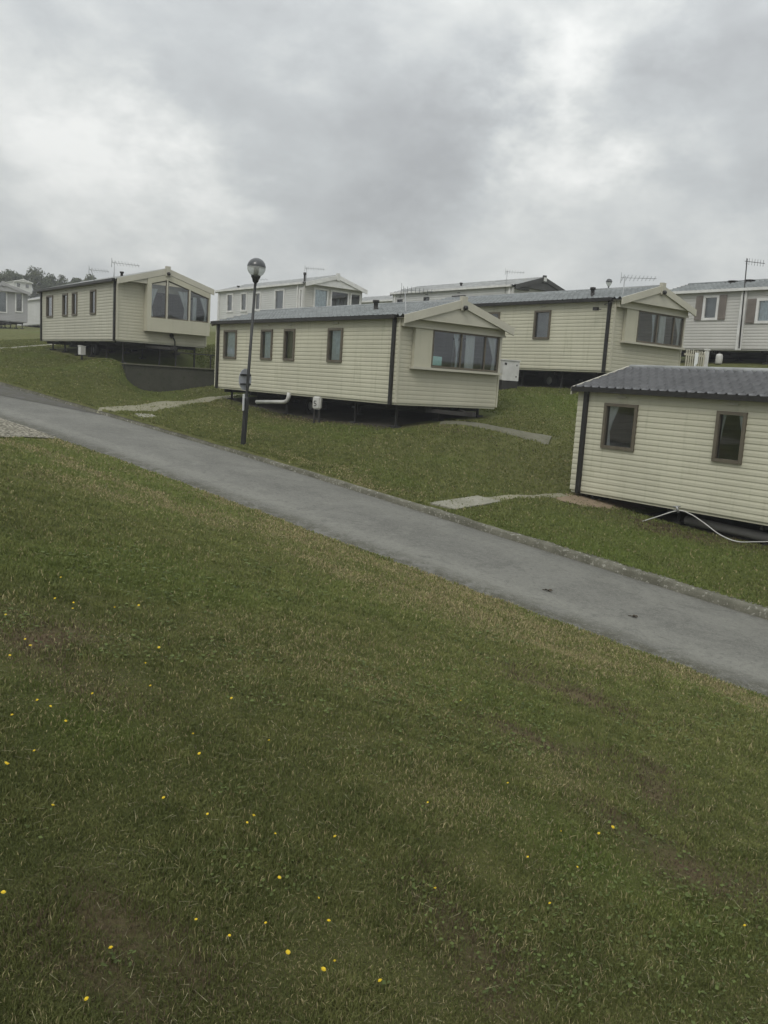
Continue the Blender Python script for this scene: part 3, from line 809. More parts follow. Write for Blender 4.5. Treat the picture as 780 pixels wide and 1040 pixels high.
def add_ground():
    GM = m_grass_ground('rough_mown_grass')
    S = ar((-400, -60, 50), (-60, -12, 4), (-12, 0, .6), (0, 34, .25), (34, 60, 1.2), (60, 160, 5), (160, 400, 40))
    U = ar((-420, -60, 50), (-60, -14, 3), (-14, -1, .28), (-1, 0, .1), (0, 3, 1.5), (3, 3.2, .1), (3.2, 16, .28), (16, 45, .8), (45, 130, 4), (130, 420, 50))
    o = sheet('ground', S, U, lambda x, y, s, u: ground_z(x, y), GM, ('patch', lambda x, y, s, u: patches(x, y)))
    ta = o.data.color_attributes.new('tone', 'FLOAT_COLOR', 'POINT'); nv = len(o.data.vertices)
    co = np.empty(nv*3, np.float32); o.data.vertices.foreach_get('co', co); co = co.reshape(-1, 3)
    k = dry_vignette(su(co[:, 0], co[:, 1])[1])*.86  # painted vignette, lowered further for the shade between grass blades
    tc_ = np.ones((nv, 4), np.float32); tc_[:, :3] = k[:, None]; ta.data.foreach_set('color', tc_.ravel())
    tag(o, kind='structure')
    # road
    AM = m_asphalt('worn_asphalt', (.132,.131,.117), (.200,.199,.174))
    def lane(x, y, s, u):
        t = np.exp(-((u-.62)/.26)**2)*.95 + np.exp(-((u-2.35)/.42)**2)*.45
        mud = np.clip(np.exp(-((u-.12)/.22)**2)+.55*np.exp(-((u-2.98)/.10)**2), 0, 1)
        return t, mud, u*0
    S = ar((-60, -6, 3), (-6, 32, .25), (32, 90, 3))
    U = np.array([-.12, 0, .12, .3, .5, .7, .9, 1.2, 1.5, 1.9, 2.3, 2.6, 2.85, 3.02])
    def rzf(x, y, s, u):
        e = np.where(u <= 0.001, (fbm(s*2.2, u*0+3, 3)-.5)*.02-.005, 0)
        return road_z(s)+.03*(1-((u-1.5)/1.5)**2)+e
    o = sheet('road', S, U, rzf, AM, ('lane', lane)); tag(o, kind='structure')
    # darker resurfaced strip at the left
    PM = m_asphalt('dark_patch_asphalt', (.082,.079,.078), (.105,.100,.097))
    S2 = ar((20.6, 44, .3)); 
    v = []; f = []
    def pu(s): return 2.98-np.clip((s-19.4)*.42, 0, 1.55)
    S2 = np.arange(19.6, 44, .3)
    for s in S2:
        for k in range(4):
            u = 2.98-(2.98-pu(s))*k/3; x, y = xy(s, u); v.append((x, y, float(road_z(s))+.03*(1-((u-1.5)/1.5)**2)+.006))
    for i in range(len(S2)-1):
        for k in range(3): a = i*4+k; f.append((a, a+1, a+5, a+4))
    o = mesh_np('road_patch', v, f, PM); tag(o, kind='structure')
    if o.data.polygons[0].normal.z < 0: o.data.flip_normals()
    ca = o.data.color_attributes.new('lane', 'FLOAT_COLOR', 'POINT')
    # kerb: wider rough edging downhill, thin edging uphill
    S = ar((-40, -6, 2), (-6, 34, .22), (34, 80, 2)); v = []; f = []
    for i, s in enumerate(S):
        wd = float(np.interp(s, [3, 8, 11, 16], [.25, .21, .11, .06])); j = (float(fbm(s*3.1, 2.0, 3))-.5)
        ht = float(np.interp(s, [3, 9, 15], [.11, .09, .055]))+j*.015
        jw = (float(fbm(s*2.3, 8.0, 3))-.5)*.05
        zr = float(road_z(s))
        for u, z in ((3.0+j*.015, -.08), (3.0+j*.015, ht*.85), (3.05, ht+.012), (3.0+wd*.6, ht+.018+j*.01), (3.0+wd+jw, ht+.015), (3.06+wd+jw, ht-.12)):
            x, y = xy(s, u); v.append((x, y, zr+z))
    for i in range(len(S)-1):
        for k in range(5): a = i*6+k; f.append((a, a+1, a+7, a+6))
    o = mesh_np('kerb', v, f, KERB); tag(o, kind='structure')
    # gravel lay-by at the near left
    v = []; f = []; n = 60; m = 9
    for i in range(n+1):
        for k in range(m):
            u = -3.2*k/(m-1)
            s0 = 16.3+.70*u+.5*(float(fbm(u*1.7, 4.0, 3))-.5); s = s0+(38-s0)*i/n
            x, y = xy(s, u); v.append((x, y, max(gz(x, y), float(road_z(s)))+.012+.022*random.random()))
    for i in range(n):
        for k in range(m-1): a = i*m+k; f.append((a, a+1, a+m+1, a+m))
    o = mesh_np('gravel', v, f, m_gravel('pale_gravel')); tag(o, kind='structure')
    if o.data.polygons[0].normal.z < 0: o.data.flip_normals()

def ribbon(name, pts, mat, lift=.02, n=10, jag=.0, kind='structure', sub=5):
    """strip on the ground: pts = list of (x,y,half width)"""
    P = []
    for (a, b) in zip(pts, pts[1:]):
        for k in range(n): t = k/n; P.append(tuple(a[i]*(1-t)+b[i]*t for i in range(3)))
    P.append(pts[-1]); v = []; f = []
    for i, (x, y, w) in enumerate(P):
        q = P[min(i+1, len(P)-1)]; p = P[max(i-1, 0)]
        d = Vector((q[0]-p[0], q[1]-p[1])).normalized(); nn = (-d.y, d.x)
        for k in range(sub+1):
            t = -1+2*k/sub; ww = w*(1+jag*(random.random()-.5)*abs(t))
            X, Y = x+nn[0]*t*ww, y+nn[1]*t*ww
            v.append((X, Y, gz(X, Y)+lift*(1-.9*t**8 if abs(t) > .99 else 1)))
    m = sub+1
    for i in range(len(P)-1):
        for k in range(sub): a = i*m+k; f.append((a, a+1, a+m+1, a+m))
    o = mesh_np(name, v, f, mat)
    if o.data.polygons[0].normal.z < 0: o.data.flip_normals()
    if kind: tag(o, kind=kind)
    return o

def slab(name, quad, mat, th=.06, lift=.03):
    m = MB(); P = [Vector((x, y, gz(x, y)+lift)) for x, y in quad]
    a = (P[2]-P[0]).cross(P[3]-P[1])
    if a.z < 0: P = P[::-1]
    m.prism([p-Vector((0, 0, th+.06)) for p in P], (0, 0, th+.06))
    return m.build(name, mat)

def add_paths():
    ribbon('path', [(7.75, 21.75, .32), (9.3, 23.0, .5), (11.2, 25.6, .5), (13.2, 27.4, .5), (15.0, 28.6, .5)], PATHM, .025, jag=.35)
    tag(slab('path_slab', [(10.35, 11.25), (10.15, 11.75), (11.55, 11.95), (11.75, 11.5)], CONC, .05, .025), kind='structure')
    ribbon('path', [(11.6, 11.72, .14), (12.8, 11.9, .13), (14.3, 12.15, .16)], PATHM, .02, jag=.4)
    tag(slab('path_slab', [(8.30, 20.6), (8.45, 21.35), (9.05, 21.75), (8.85, 20.9)], CONC, .04, .02), kind='structure')
    # concrete path in front of the central caravan's gable
    ribbon('path', [(15.1, 17.2, .18), (15.8, 16.2, .33), (16.75, 14.85, .42)], CONC_D, .045, jag=.25)
    ribbon('bare_earth', [(13.5, 11.3, .25), (14.2, 11.6, .6), (15.3, 11.7, .75), (16.3, 11.6, .6)], EARTH, .02, jag=.35)
    # trodden soil under the caravans
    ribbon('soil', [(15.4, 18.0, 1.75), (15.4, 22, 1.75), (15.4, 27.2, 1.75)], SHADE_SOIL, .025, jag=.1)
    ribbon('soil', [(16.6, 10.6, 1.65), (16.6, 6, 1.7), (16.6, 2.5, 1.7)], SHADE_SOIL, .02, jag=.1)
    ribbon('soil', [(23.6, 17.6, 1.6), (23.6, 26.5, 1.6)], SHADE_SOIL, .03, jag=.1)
    ribbon('path', [(9.2, 41.0, .22), (11.2, 42.5, .22), (14.5, 44.5, .22)], CONC, .03)

# ---------------------------------------------------------------- grass blades
def add_grass():
    def blades(x, y, h, w, name_seed):
        n = len(x); rng = np.random.default_rng(name_seed)
        z = ground_z(x, y)
        dry, bare, lush = patches(x, y)
        a = rng.uniform(0, 2*np.pi, n); lean = rng.uniform(.15, 1.0, n)*h; la = rng.uniform(0, 2*np.pi, n)
        hh = h*np.clip(1-.55*lean/h, .3, 1)
        ww = w*rng.uniform(.6, 1.3, n)
        bx, by = np.cos(a)*ww*.5, np.sin(a)*ww*.5
        v = np.empty((n, 5, 3), np.float32)
        lx, ly = np.cos(la)*lean, np.sin(la)*lean
        v[:, 0] = np.stack([x-bx, y-by, z-.01], 1); v[:, 1] = np.stack([x+bx, y+by, z-.01], 1)
        v[:, 2] = np.stack([x+bx*.8+lx*.35, y+by*.8+ly*.35, z+hh*.6], 1); v[:, 3] = np.stack([x-bx*.8+lx*.35, y-by*.8+ly*.35, z+hh*.6], 1)
        v[:, 4] = np.stack([x+lx, y+ly, z+hh], 1)
        base = np.arange(n)[:, None]*5
        tri = np.concatenate([base+np.array([[0, 1, 2]]), base+np.array([[0, 2, 3]]), base+np.array([[3, 2, 4]])], 1).reshape(-1, 3)
        g1 = np.array([.082, .100, .030]); g2 = np.array([.185, .195, .066]); st = np.array([.325, .28, .15]); br = np.array([.115, .090, .055]); lu = np.array([.120, .165, .036])
        t = rng.random(n)[:, None]
        cl = np.clip((fbm(x*7, y*7, 3)-.3)*1.8, 0, 1)[:, None]
        c = g1*(1-.5*t-.5*cl)+g2*(.5*t+.5*cl)
        c = c*(1-lush[:, None]*.6)+lu*lush[:, None]*.6
        big = np.clip((fbm(x*1.6+5, y*1.6, 3)-.4)*2.5, 0, 1)
        s_, u_ = su(x, y)
        c = c*dry_vignette(u_)[:, None]
        isst = rng.random(n) < np.clip(.03+.06*big+.85*dry, 0, .8)
        c = np.where(isst[:, None], st*(.6+.7*t), c)
        isb = rng.random(n) < bare*.75
        c = np.where(isb[:, None], br*(.7+.6*t), c)
        return v.reshape(-1, 3), tri, np.repeat(c, 5, 0)
    fwd = R(52.1)
    rng = np.random.default_rng(3)
    N = 1000000
    az = fwd+np.where(rng.random(N) < .68, rng.uniform(-R(34), R(34), N), rng.normal(0, R(45), N)); r = np.exp(rng.uniform(math.log(1.1), math.log(24), N))
    x, y = r*np.cos(az), r*np.sin(az); s, u = su(x, y)
    k = (u < -.02+ (fbm(s*2.2, s*0+3, 3)-.5)*.30)
    dryk, barek, _ = patches(x, y)
    k &= rng.random(N) > barek*.8
    k &= ~((s > 16.3+.70*u+.25*(rng.random(N)-.3)) & (u > -3.2))
    x, y, r = x[k], y[k], r[k]
    cl = fbm(x*5+3, y*5, 3)
    h = (.017+.022*np.clip((cl-.3)*2, 0, 1))*rng.uniform(.7, 1.25, len(x))*np.clip(r/5, 1, 1.5)
    w = .0029*np.maximum(1, r/2.2)
    A = blades(x, y, h, w, 5)
    # flat dead straws near the camera
    N2 = 7000
    az = fwd+rng.uniform(-R(36), R(36), N2); r2 = np.exp(rng.uniform(math.log(1.2), math.log(9), N2))
    tx, ty = r2*np.cos(az), r2*np.sin(az); ss, uu = su(tx, ty); kk = (uu < -.1) & (rng.random(N2) < np.clip((fbm(tx*2.2, ty*2.2, 3)-.3)*1.5, .08, .7)); tx, ty = tx[kk], ty[kk]
    tz = ground_z(tx, ty)+rng.uniform(.014, .034, len(tx)); ta = rng.uniform(0, 6.283, len(tx)); tl = rng.uniform(.012, .038, len(tx)); tw = .0008*np.maximum(1, r2[kk]/2.4)
    cx_, sx_ = np.cos(ta), np.sin(ta)
    tv = np.stack([np.stack([tx-cx_*tl-sx_*tw, ty-sx_*tl+cx_*tw, tz], 1), np.stack([tx-cx_*tl+sx_*tw, ty-sx_*tl-cx_*tw, tz], 1), np.stack([tx+cx_*tl, ty+sx_*tl, tz+rng.uniform(-.012, .016, len(tx))], 1)], 1).reshape(-1, 3)
    tf = np.arange(len(tv)).reshape(-1, 3); tcl = np.repeat(np.array([.30, .275, .17])*(.45+.7*rng.random(len(tx)))[:, None], 3, 0)
    # small broad leaves (clover, plantain) in patches
    N3 = 16000
    az = fwd+rng.uniform(-R(36), R(36), N3); r3 = np.exp(rng.uniform(math.log(1.2), math.log(9), N3))
    lx, ly = r3*np.cos(az), r3*np.sin(az); ss, uu = su(lx, ly); kk = (uu < -.1) & (fbm(lx*1.7+9, ly*1.7+2, 4) > .56); lx, ly, r3 = lx[kk], ly[kk], r3[kk]
    lz = ground_z(lx, ly)+rng.uniform(.012, .036, len(lx)); la_ = rng.uniform(0, 6.283, len(lx)); ll = rng.uniform(.005, .010, len(lx))*np.maximum(1, r3/3)
    cx_, sx_ = np.cos(la_), np.sin(la_); tl1 = rng.uniform(-.004, .004, len(lx)); tl2 = rng.uniform(-.004, .004, len(lx))
    lv = np.stack([np.stack([lx-cx_*ll, ly-sx_*ll, lz-tl1], 1), np.stack([lx+sx_*ll*.7, ly-cx_*ll*.7, lz-tl2], 1), np.stack([lx+cx_*ll, ly+sx_*ll, lz+tl1], 1), np.stack([lx-sx_*ll*.7, ly+cx_*ll*.7, lz+tl2], 1)], 1).reshape(-1, 3)
    b4 = np.arange(len(lx))[:, None]*4; lf = np.concatenate([b4+np.array([[0, 1, 2]]), b4+np.array([[0, 2, 3]])], 1).reshape(-1, 3)
    lc = np.repeat(np.array([.105, .135, .042])*(.6+.7*rng.random(len(lx)))[:, None], 4, 0)
    # far side lawn
    N = 480000
    s = rng.uniform(-4, 44, N); u = RW+.12+np.where(rng.random(N) < .5, np.exp(rng.uniform(0, math.log(14), N))-1, rng.uniform(0, 13.5, N))
    x, y = xy(s, u)
    d = np.hypot(x, y); k = (np.abs(np.arctan2(y, x)-fwd) < R(42))
    # keep paths and the ground under caravans clear
    def inbox(x0, x1, y0, y1): return (x > x0) & (x < x1) & (y > y0) & (y < y1)
    for q in ((14.0, 17.6, 17.4, 27.6), (14.9, 18.4, 1.5, 12.3), (11.9, 15.6, 32, 41.5), (22, 25.5, 17.2, 27)): k &= ~inbox(*q)
    def seg(ax, ay, bx, by, hw):
        dx, dy = bx-ax, by-ay; t = np.clip(((x-ax)*dx+(y-ay)*dy)/(dx*dx+dy*dy), 0, 1)
        return np.hypot(x-ax-t*dx, y-ay-t*dy) < hw*(.85+.3*rng.random(N))
    thin = rng.random(N) < .86
    for q in ((7.75, 21.75, 9.3, 23, .34), (9.3, 23, 11.2, 25.6, .38), (11.2, 25.6, 13.2, 27.4, .38), (13.2, 27.4, 15, 28.6, .38), (10.25, 11.5, 11.65, 11.72, .25), (11.6, 11.72, 14.3, 12.15, .05), (8.37, 21, 8.95, 21.3, .33),
              (15.1, 17.2, 16.75, 14.85, .26), (14.0, 11.55, 16.3, 11.6, .52)): k &= ~(seg(*q) & thin)
    x, y, d, u = x[k], y[k], d[k], u[k]
    h = .050*rng.uniform(.6, 1.3, len(x)); w = .0034*np.maximum(1, d/2.4)
    B_ = blades(x, y, h, w, 6)
    vs_, fs_, cs_, off = [], [], [], 0
    for vv, ff, kc in (A, B_, (tv, tf, tcl), (lv, lf, lc)):
        vs_.append(vv); fs_.append(ff+off); cs_.append(kc); off += len(vv)
    v = np.concatenate(vs_); f = np.concatenate(fs_); c = np.concatenate(cs_)
    o = mesh_np('grass', v, f, m_blades('grass_blade'), False)
    ca = o.data.color_attributes.new('tint', 'FLOAT_COLOR', 'POINT')
    cc = np.ones((len(c), 4), np.float32); cc[:, :3] = c; ca.data.foreach_set('color', cc.ravel())
    tag(o, 'short rough grass blades covering the slope and the lawns', 'grass', kind='stuff')

FLOWERS = [(1.29,2.91),(.88,2.91),(1.4,2.76),(1.57,2.71),(1.52,2.67),(1.59,2.58),(1.82,2.52),(1.46,2.33),(.59,2.4),(1.53,2.19),(1.07,2.16),(1.28,2.11),(1.49,2.07),(1.14,2.08),(.79,2.1),(1.27,1.96),(1.39,1.89),(1.33,1.86),(1.47,1.77),(.67,1.94),(.81,3.25),(3.08,2.81),(2.98,2.37),(3.18,2.31),(2.57,2.2),(3.34,2.35),(1.99,2.12),(3.13,1.55),(2.39,1.92),(2.77,2.1),(2.45,2.7),(1.91,6.16),(1.73,5.7),(1.82,5.6),(1.78,5.49),(2.07,5.53),(2.29,5.66),(1.3,5.21),(1.29,4.67),(1.29,4.77),(1.15,4.53),(2.01,4.65),(1.83,4.41),(1.73,4.1),(1.39,3.99),(1.11,3.91),(1.14,3.81),(1.15,3.63),(.95,3.71),(.94,3.35),(.81,3.23),(1.6,3.25),(1.67,3.46),(2.09,3.89),(2.03,3.39),(3.82,3.96)]
DIM = {2, 4, 5, 9, 10, 11, 13, 24, 28, 29, 30}
def add_flowers():
    YEL = m_plain('yellow_petal', (.78,.56,.02), .6, var=.1, scale=60, dirt_amt=0)
    STM = m_plain('flower_stem_green', (.07,.10,.03), .7)
    m = MB(); n = 14
    for ring, (r0, r1, z0, z1, rot) in enumerate(((.002, .0125, .002, .000, 0), (.001, .0085, .003, .004, .2))):
        for k in range(n):
            a = 2*math.pi*(k+rot)/n; w = .16
            m.quad((r0*math.cos(a-.1), r0*math.sin(a-.1), z0), (r1*.8*math.cos(a-w), r1*.8*math.sin(a-w), z1+.001), (r1*math.cos(a), r1*math.sin(a), z1), (r1*.8*math.cos(a+w), r1*.8*math.sin(a+w), z1+.001))
    m.lathe([(0, -.006), (.004, -.005), (.005, 0), (.003, .003), (0, .004)], n=8)
    head = m; stem = MB(); stem.tube([(0, 0, -.06), (.004, 0, -.03), (0, 0, -.004)], .0012, 5)
    proto = head.build('yellow_flower', YEL); tag(proto, 'small yellow flower open in the near grass', 'flower', 'yellow flowers dotted over the near grass')
    st = stem.build('stem', STM, proto)
    rng = random.Random(4)
    for i, (x, y) in enumerate(FLOWERS):
        if i == 0: o = proto
        else:
            o = proto.copy(); COL.objects.link(o); c = st.copy(); COL.objects.link(c); c.parent = o
        d = math.hypot(x, y)
        sc = (.45 if i in DIM else .6)*rng.uniform(.85, 1.15)*(1.15 if d > 4 else 1)
        o.location = (x, y, gz(x, y)+.040+.01*rng.random()); o.scale = (sc, sc, sc)
        o.rotation_euler = (rng.uniform(-.5, .5), rng.uniform(-.5, .5), rng.uniform(0, 6))

# ---------------------------------------------------------------- other things
def add_things():
    # near street lamp, leaning slightly
    x, y = 9.22, 17.05; z = gz(x, y)
    t = thing('street_lamp', 'tall black street lamp with half dark glass globe beside the road', 'street lamp', (x, y, z))
    t.rotation_euler = (R(2.2)*.61, R(2.2)*.79, 0)
    m = MB(); m.tube([(0, 0, .9), (0, 0, 1.0), (0, 0, 3.58)], [.037, .035, .029], 14); m.build('pole', BLACKP, t)
    m = MB(); m.lathe([(.058, -.2), (.058, .98), (.052, 1.03), (.037, 1.06)], n=16); m.build('base_sleeve', BLACKP, t)
    m = MB(); m.box(-.03, .03, -.063, -.055, .45, .75); m.build('inspection_door', BLACKP, t)
    m = MB(); m.lathe([(.036, 3.50), (.06, 3.52), (.075, 3.58), (.10, 3.62), (.105, 3.66), (.0, 3.66)], n=18); m.build('collar', BLACKP, t)
    gm = NT('clear_globe_plastic'); tr = gm.n('ShaderNodeBsdfTransparent'); tr.inputs['Color'].default_value = (.84,.86,.84,1)
    gl = gm.n('ShaderNodeBsdfPrincipled'); gl.inputs['Base Color'].default_value = (.62,.64,.62,1); gl.inputs['Roughness'].default_value = .3
    mx = gm.n('ShaderNodeMixShader'); mx.inputs[0].default_value = .42; gm.l(tr.outputs[0], mx.inputs[1]); gm.l(gl.outputs[0], mx.inputs[2]); gm.done(mx.outputs[0])
    zc = 3.82; r = .198
    prof = [(r*math.sin(a), -r*math.cos(a)) for a in np.linspace(.5, math.pi*.53, 14)]
    m = MB(); m.lathe(prof, (0, 0, zc), 28); m.build('globe', gm.m, t)
    capm = m_plain('dark_glossy_cap', (.045,.048,.050), .18, .6)
    prof = [(r*1.015*math.sin(a), -r*1.015*math.cos(a)) for a in np.linspace(math.pi*.52, math.pi, 14)]
    m = MB(); m.lathe(prof, (0, 0, zc), 28); m.build('cap', capm, t)
    m = MB(); m.lathe([(0, -.17), (.05, -.17), (.055, -.02), (.12, .03), (.12, .05), (0, .05)], (0, 0, zc), 16); m.build('lamp_holder', m_plain('lamp_holder_grey', (.22,.22,.21), .4), t)
    # sign seen from behind on the lamp
    nx, ny = -.45, .893; rz = math.atan2(ny, nx)-math.pi/2
    px, py = x+nx*.075+.018, y+ny*.075
    s = thing('road_sign', 'grey back of a round road sign clamped to the street lamp', 'road sign', (px+.035, py-.02, z+1.43), rz)
    m = MB(); n = 28; ring = [(.235*math.cos(2*math.pi*k/n), 0, .235*math.sin(2*math.pi*k/n)) for k in range(n)]
    m.prism(ring, (0, .006, 0)); m.build('sign_plate', m_plain('grey_sign_back', (.36,.37,.40), .5), s)
    for q in (.10, -.10):
        m = MB(); m.box(-.19, .19, -.022, -.001, q-.018, q+.018); m.build('clamp_channel', BLACKP, s)
    p = MB(); p.box(-.11, .06, -.004, .004, 0, .36); p.box(-.112, .062, -.012, -.0045, .27, .29)
    o = p.build('notice_plate', m_plain('white_plate', (.80,.80,.80), .5)); o.location = (x-.045, y-.055, z+.76); o.rotation_euler = (0, 0, rz+.35)
    tag(o, 'small white upright notice plate below the round sign on the lamp post', 'sign')
    # far lamp
    t = thing('street_lamp', 'small distant street lamp head above the upper cream roof', 'street lamp', (38.5, 31.0, 3.45)); t.scale = (.72, .72, .72)
    m = MB(); m.tube([(0, 0, -2.5), (0, 0, 3.3)], .05, 8); m.build('pole', BLACKP, t)
    m = MB(); m.lathe([(0, 3.28), (.09, 3.3), (.20, 3.5), (.22, 3.6)], n=14); m.build('globe', gm.m, t)
    m = MB(); m.lathe([(.225, 3.6), (.24, 3.66), (.15, 3.82), (0, 3.86)], n=14); m.build('cap', capm, t)
    # hook-up post
    x, y = 13.30, 20.40; z = gz(x, y)
    t = thing('hookup_post', 'white service cupboard on two dark legs before the central caravan', 'service post', (x, y, z), R(-58))
    bm = bmesh.new(); bmesh.ops.create_cube(bm, size=1); bmesh.ops.scale(bm, vec=(.24, .17, .36), verts=bm.verts); bmesh.ops.translate(bm, vec=(0, 0, .58), verts=bm.verts)
    bmesh.ops.bevel(bm, geom=bm.edges[:], offset=.035, segments=3, affect='EDGES')
    me = bpy.data.meshes.new('cupboard'); bm.to_mesh(me); bm.free(); me.materials.append(WHITEP); o = bpy.data.objects.new('cupboard', me); COL.objects.link(o); o.parent = t
    for q in (-.075, .075):
        m = MB(); m.box(q-.02, q+.02, -.02, .02, -.1, .41); m.build('leg', STEEL, t)
    m = MB()   # dark curled mark on the cupboard front
    pts = [(.035, .66), (-.03, .655), (-.035, .59), (.01, .60), (.038, .565), (.01, .525), (-.04, .53)]
    for a, b in zip(pts, pts[1:]): m.bar((a[0]-.03, -.088, a[1]-.03), (b[0]-.03, -.088, b[1]-.03), .004, .022, up=(0, 0, 1)) if abs(a[0]-b[0]) > .02 else m.box(a[0]-.041, a[0]-.019, -.091, -.0865, min(a[1], b[1])-.03, max(a[1], b[1])-.03)
    m.build('painted_mark', BLACKP, t)
    # cabinet between the caravans
    x, y, z = 19.85, 19.7, .14
    t = thing('utility_cabinet', 'pale grey gas cabinet with twin doors on a dark plinth right of central caravan', 'cabinet', (x, y, z-.02), R(-8)); t.scale = (.88, .88, .88)
    m = MB(); m.box(-.36, .36, -.30, .30, .18, .88); m.prism([(-.39, -.33, .88), (.39, -.33, .88), (.39, .33, .88), (-.39, .33, .88)], (0, 0, .035)); m.build('cabinet_body', m_plain('pale_grey_plastic', (.55,.55,.53), .5), t)
    m = MB(); m.box(-.34, .34, -.28, .28, -.35, .179); m.build('plinth', STEEL, t)
    for a, b in ((-.345, -.002), (.002, .345)):
        m = MB(); m.box(-.375, -.3605, -.29 if a < 0 else .004, -.004 if a < 0 else .29, .20, .86); d = m.build('door', WHITEP, t)
        k = MB(); yy = -.03 if a < 0 else .03; k.box(-.395, -.376, yy-.015, yy+.015, .45, .58); k.build('handle', BLACKP, d)
    m = MB(); m.box(-.30, -.20, -.304, -.3005, .72, .80); m.box(.22, .27, -.304, -.3005, .3, .36); m.box(.22, .27, -.304, -.3005, .7, .76); m.build('hinge', STEEL, t)
    # retaining wall and pad under the left caravan
    m = MB()
    m.box(12.0, 17.2, 31.22, 31.42, -1.6, .06); m.box(11.98, 12.18, 31.4805, 31.9, -1.4, .06)
    o = m.build('retaining_wall', WALLB)
    m = MB(); m.box(11.94, 17.2, 31.17, 31.47, .063, .105); m.build('coping', CONC_D, o); tag(o, 'low dark block retaining wall under the bay window of the raised caravan', 'wall')
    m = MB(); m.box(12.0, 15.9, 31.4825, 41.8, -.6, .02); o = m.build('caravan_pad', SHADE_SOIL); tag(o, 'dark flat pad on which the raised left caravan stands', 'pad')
    m = MB(); m.bar((13.9, 31.35, .62), (17.0, 31.35, .62), .04, .04)
    hr = m.build('handrail', STEEL); tag(hr, 'thin grey rail on posts along the top of dark retaining wall', 'rail')
    for q in (13.95, 15.4, 16.9):
        m = MB(); m.box(q-.02, q+.02, 31.33, 31.37, .05, .60); m.build('post', STEEL, hr)
    # meter box
    t = thing('meter_box', 'white meter box beneath the long side of raised left caravan', 'meter box', (11.62, 35.0, gz(11.62, 35.0))); t.scale = (.75, .75, .8)
    m = MB(); m.box(-.12, .12, -.22, .22, .28, .68); m.prism([(-.14, -.24, .68), (.14, -.24, .68), (.14, -.24, .71), (-.14, -.24, .74)], (0, .48, 0)); m.build('box', WHITEP, t)
    m = MB(); m.box(-.128, -.1205, -.19, .19, .31, .65); m.build('door', TRIM_W, t)
    m = MB(); m.box(-.04, .04, -.05, .05, -.2, .279); m.build('leg', STEEL, t)
    # hose below the nearest caravan
    pts = [(14.15, 10.05, -2.37), (14.25, 9.8, -2.24), (14.4, 9.45, -2.07), (14.45, 9.2, -2.10), (14.45, 8.9, -2.22), (14.45, 8.55, -2.38), (14.45, 8.2, -2.44), (14.45, 7.8, -2.37), (14.45, 7.3, -2.3), (14.6, 6.6, -2.45)]
    def smooth(p, n=6):
        p = [Vector(q) for q in p]; out = []
        for i in range(len(p)-1):
            a, b, c, d = p[max(i-1, 0)], p[i], p[i+1], p[min(i+2, len(p)-1)]
            for k in range(n):
                t = k/n; out.append(.5*((2*b)+(c-a)*t+(2*a-5*b+4*c-d)*t*t+(3*b-a-3*c+d)*t**3))
        out.append(p[-1]); return out
    m = MB(); m.tube(smooth(pts), .0105, 8); t = m.build('hose', WHITEP); tag(t, 'thin white hose arching out under the nearest caravan', 'hose')
    m = MB(); m.tube([(14.38, 9.42, -2.10), (14.36, 9.46, -1.98)], .022, 8); m.tube([(14.34, 9.52, -2.0), (14.40, 9.40, -1.98)], .012, 6); m.build('tap', GALV, t)
    m = MB(); m.tube([(14.95, 9.6, -2.30), (14.95, 8.6, -2.33), (14.95, 5.5, -2.42)], .085, 14); o = m.build('drain_pipe', LEAD); tag(o, 'fat grey pipe lying on the soil beneath the nearest caravan', 'pipe')
    # picket fence by the upper caravan
    t = thing('picket_fence', 'short cream picket fence panel beside the gable of the upper cream caravan', 'fence', (25.5, 17.1, .80))
    for k in range(9):
        m = MB(); xx = .06+k*.125; h = .86+.02*(k % 2); m.prism([(xx-.026, -.012, -.2), (xx+.026, -.012, -.2), (xx+.026, -.012, h-.04), (xx, -.012, h), (xx-.026, -.012, h-.04)], (0, .022, 0)); m.build('picket', WOODP, t)
    for q in (.12, .68):
        m = MB(); m.box(-.02, 1.16, .0115, .05, q, q+.07); m.build('rail', WOODP, t)
    m = MB(); m.box(1.17, 1.28, -.05, .06, -.3, .92); m.prism([(1.15, -.07, .92), (1.30, -.07, .92), (1.30, .08, .92), (1.15, .08, .92)], (0, 0, .05)); m.build('gate_post', TRIM_W, t)
    m = MB(); n = 6
    for k in range(n):
        a, b = .50+k*.03, .50+(k+1)*.03; sa, sb = .012*math.sin(k*1.9), .012*math.sin((k+1)*1.9)
        dz = -.06*math.sin(k*.9)
        m.prism([(a, -.03+sa, .40+dz), (b, -.03+sb, .38+dz), (b, -.03+sb, .80), (a, -.03+sa, .80)], (0, .008, 0))
    o = m.build('towel', CURTAIN); o.location = (25.5, 17.1, .80); tag(o, 'white cloth hanging over the cream picket fence', 'cloth')
    t = thing('gas_bottle', 'white rounded gas bottle on the ground right of the picket fence post', 'gas bottle', (29.1, 18.1, gz(29.1, 18.1)+.13))
    t.scale = (.65, .65, .55)
    m = MB(); m.lathe([(0, -.25), (.17, -.25), (.19, -.2), (.19, .28), (.15, .38), (.05, .42), (0, .42)], n=18); m.build('cylinder', WHITEP, t)
    m = MB(); m.lathe([(.02, .42), (.06, .43), (.06, .50), (0, .50)], n=10); m.build('valve', STEEL, t)
    # dead leaves and a twig on the road
    LM = m_plain('dead_leaf_brown', (.065,.052,.036), .8)
    def rz_(x, y): s, u = su(x, y); return float(road_z(s))+.03*(1-((u-1.5)/1.5)**2)
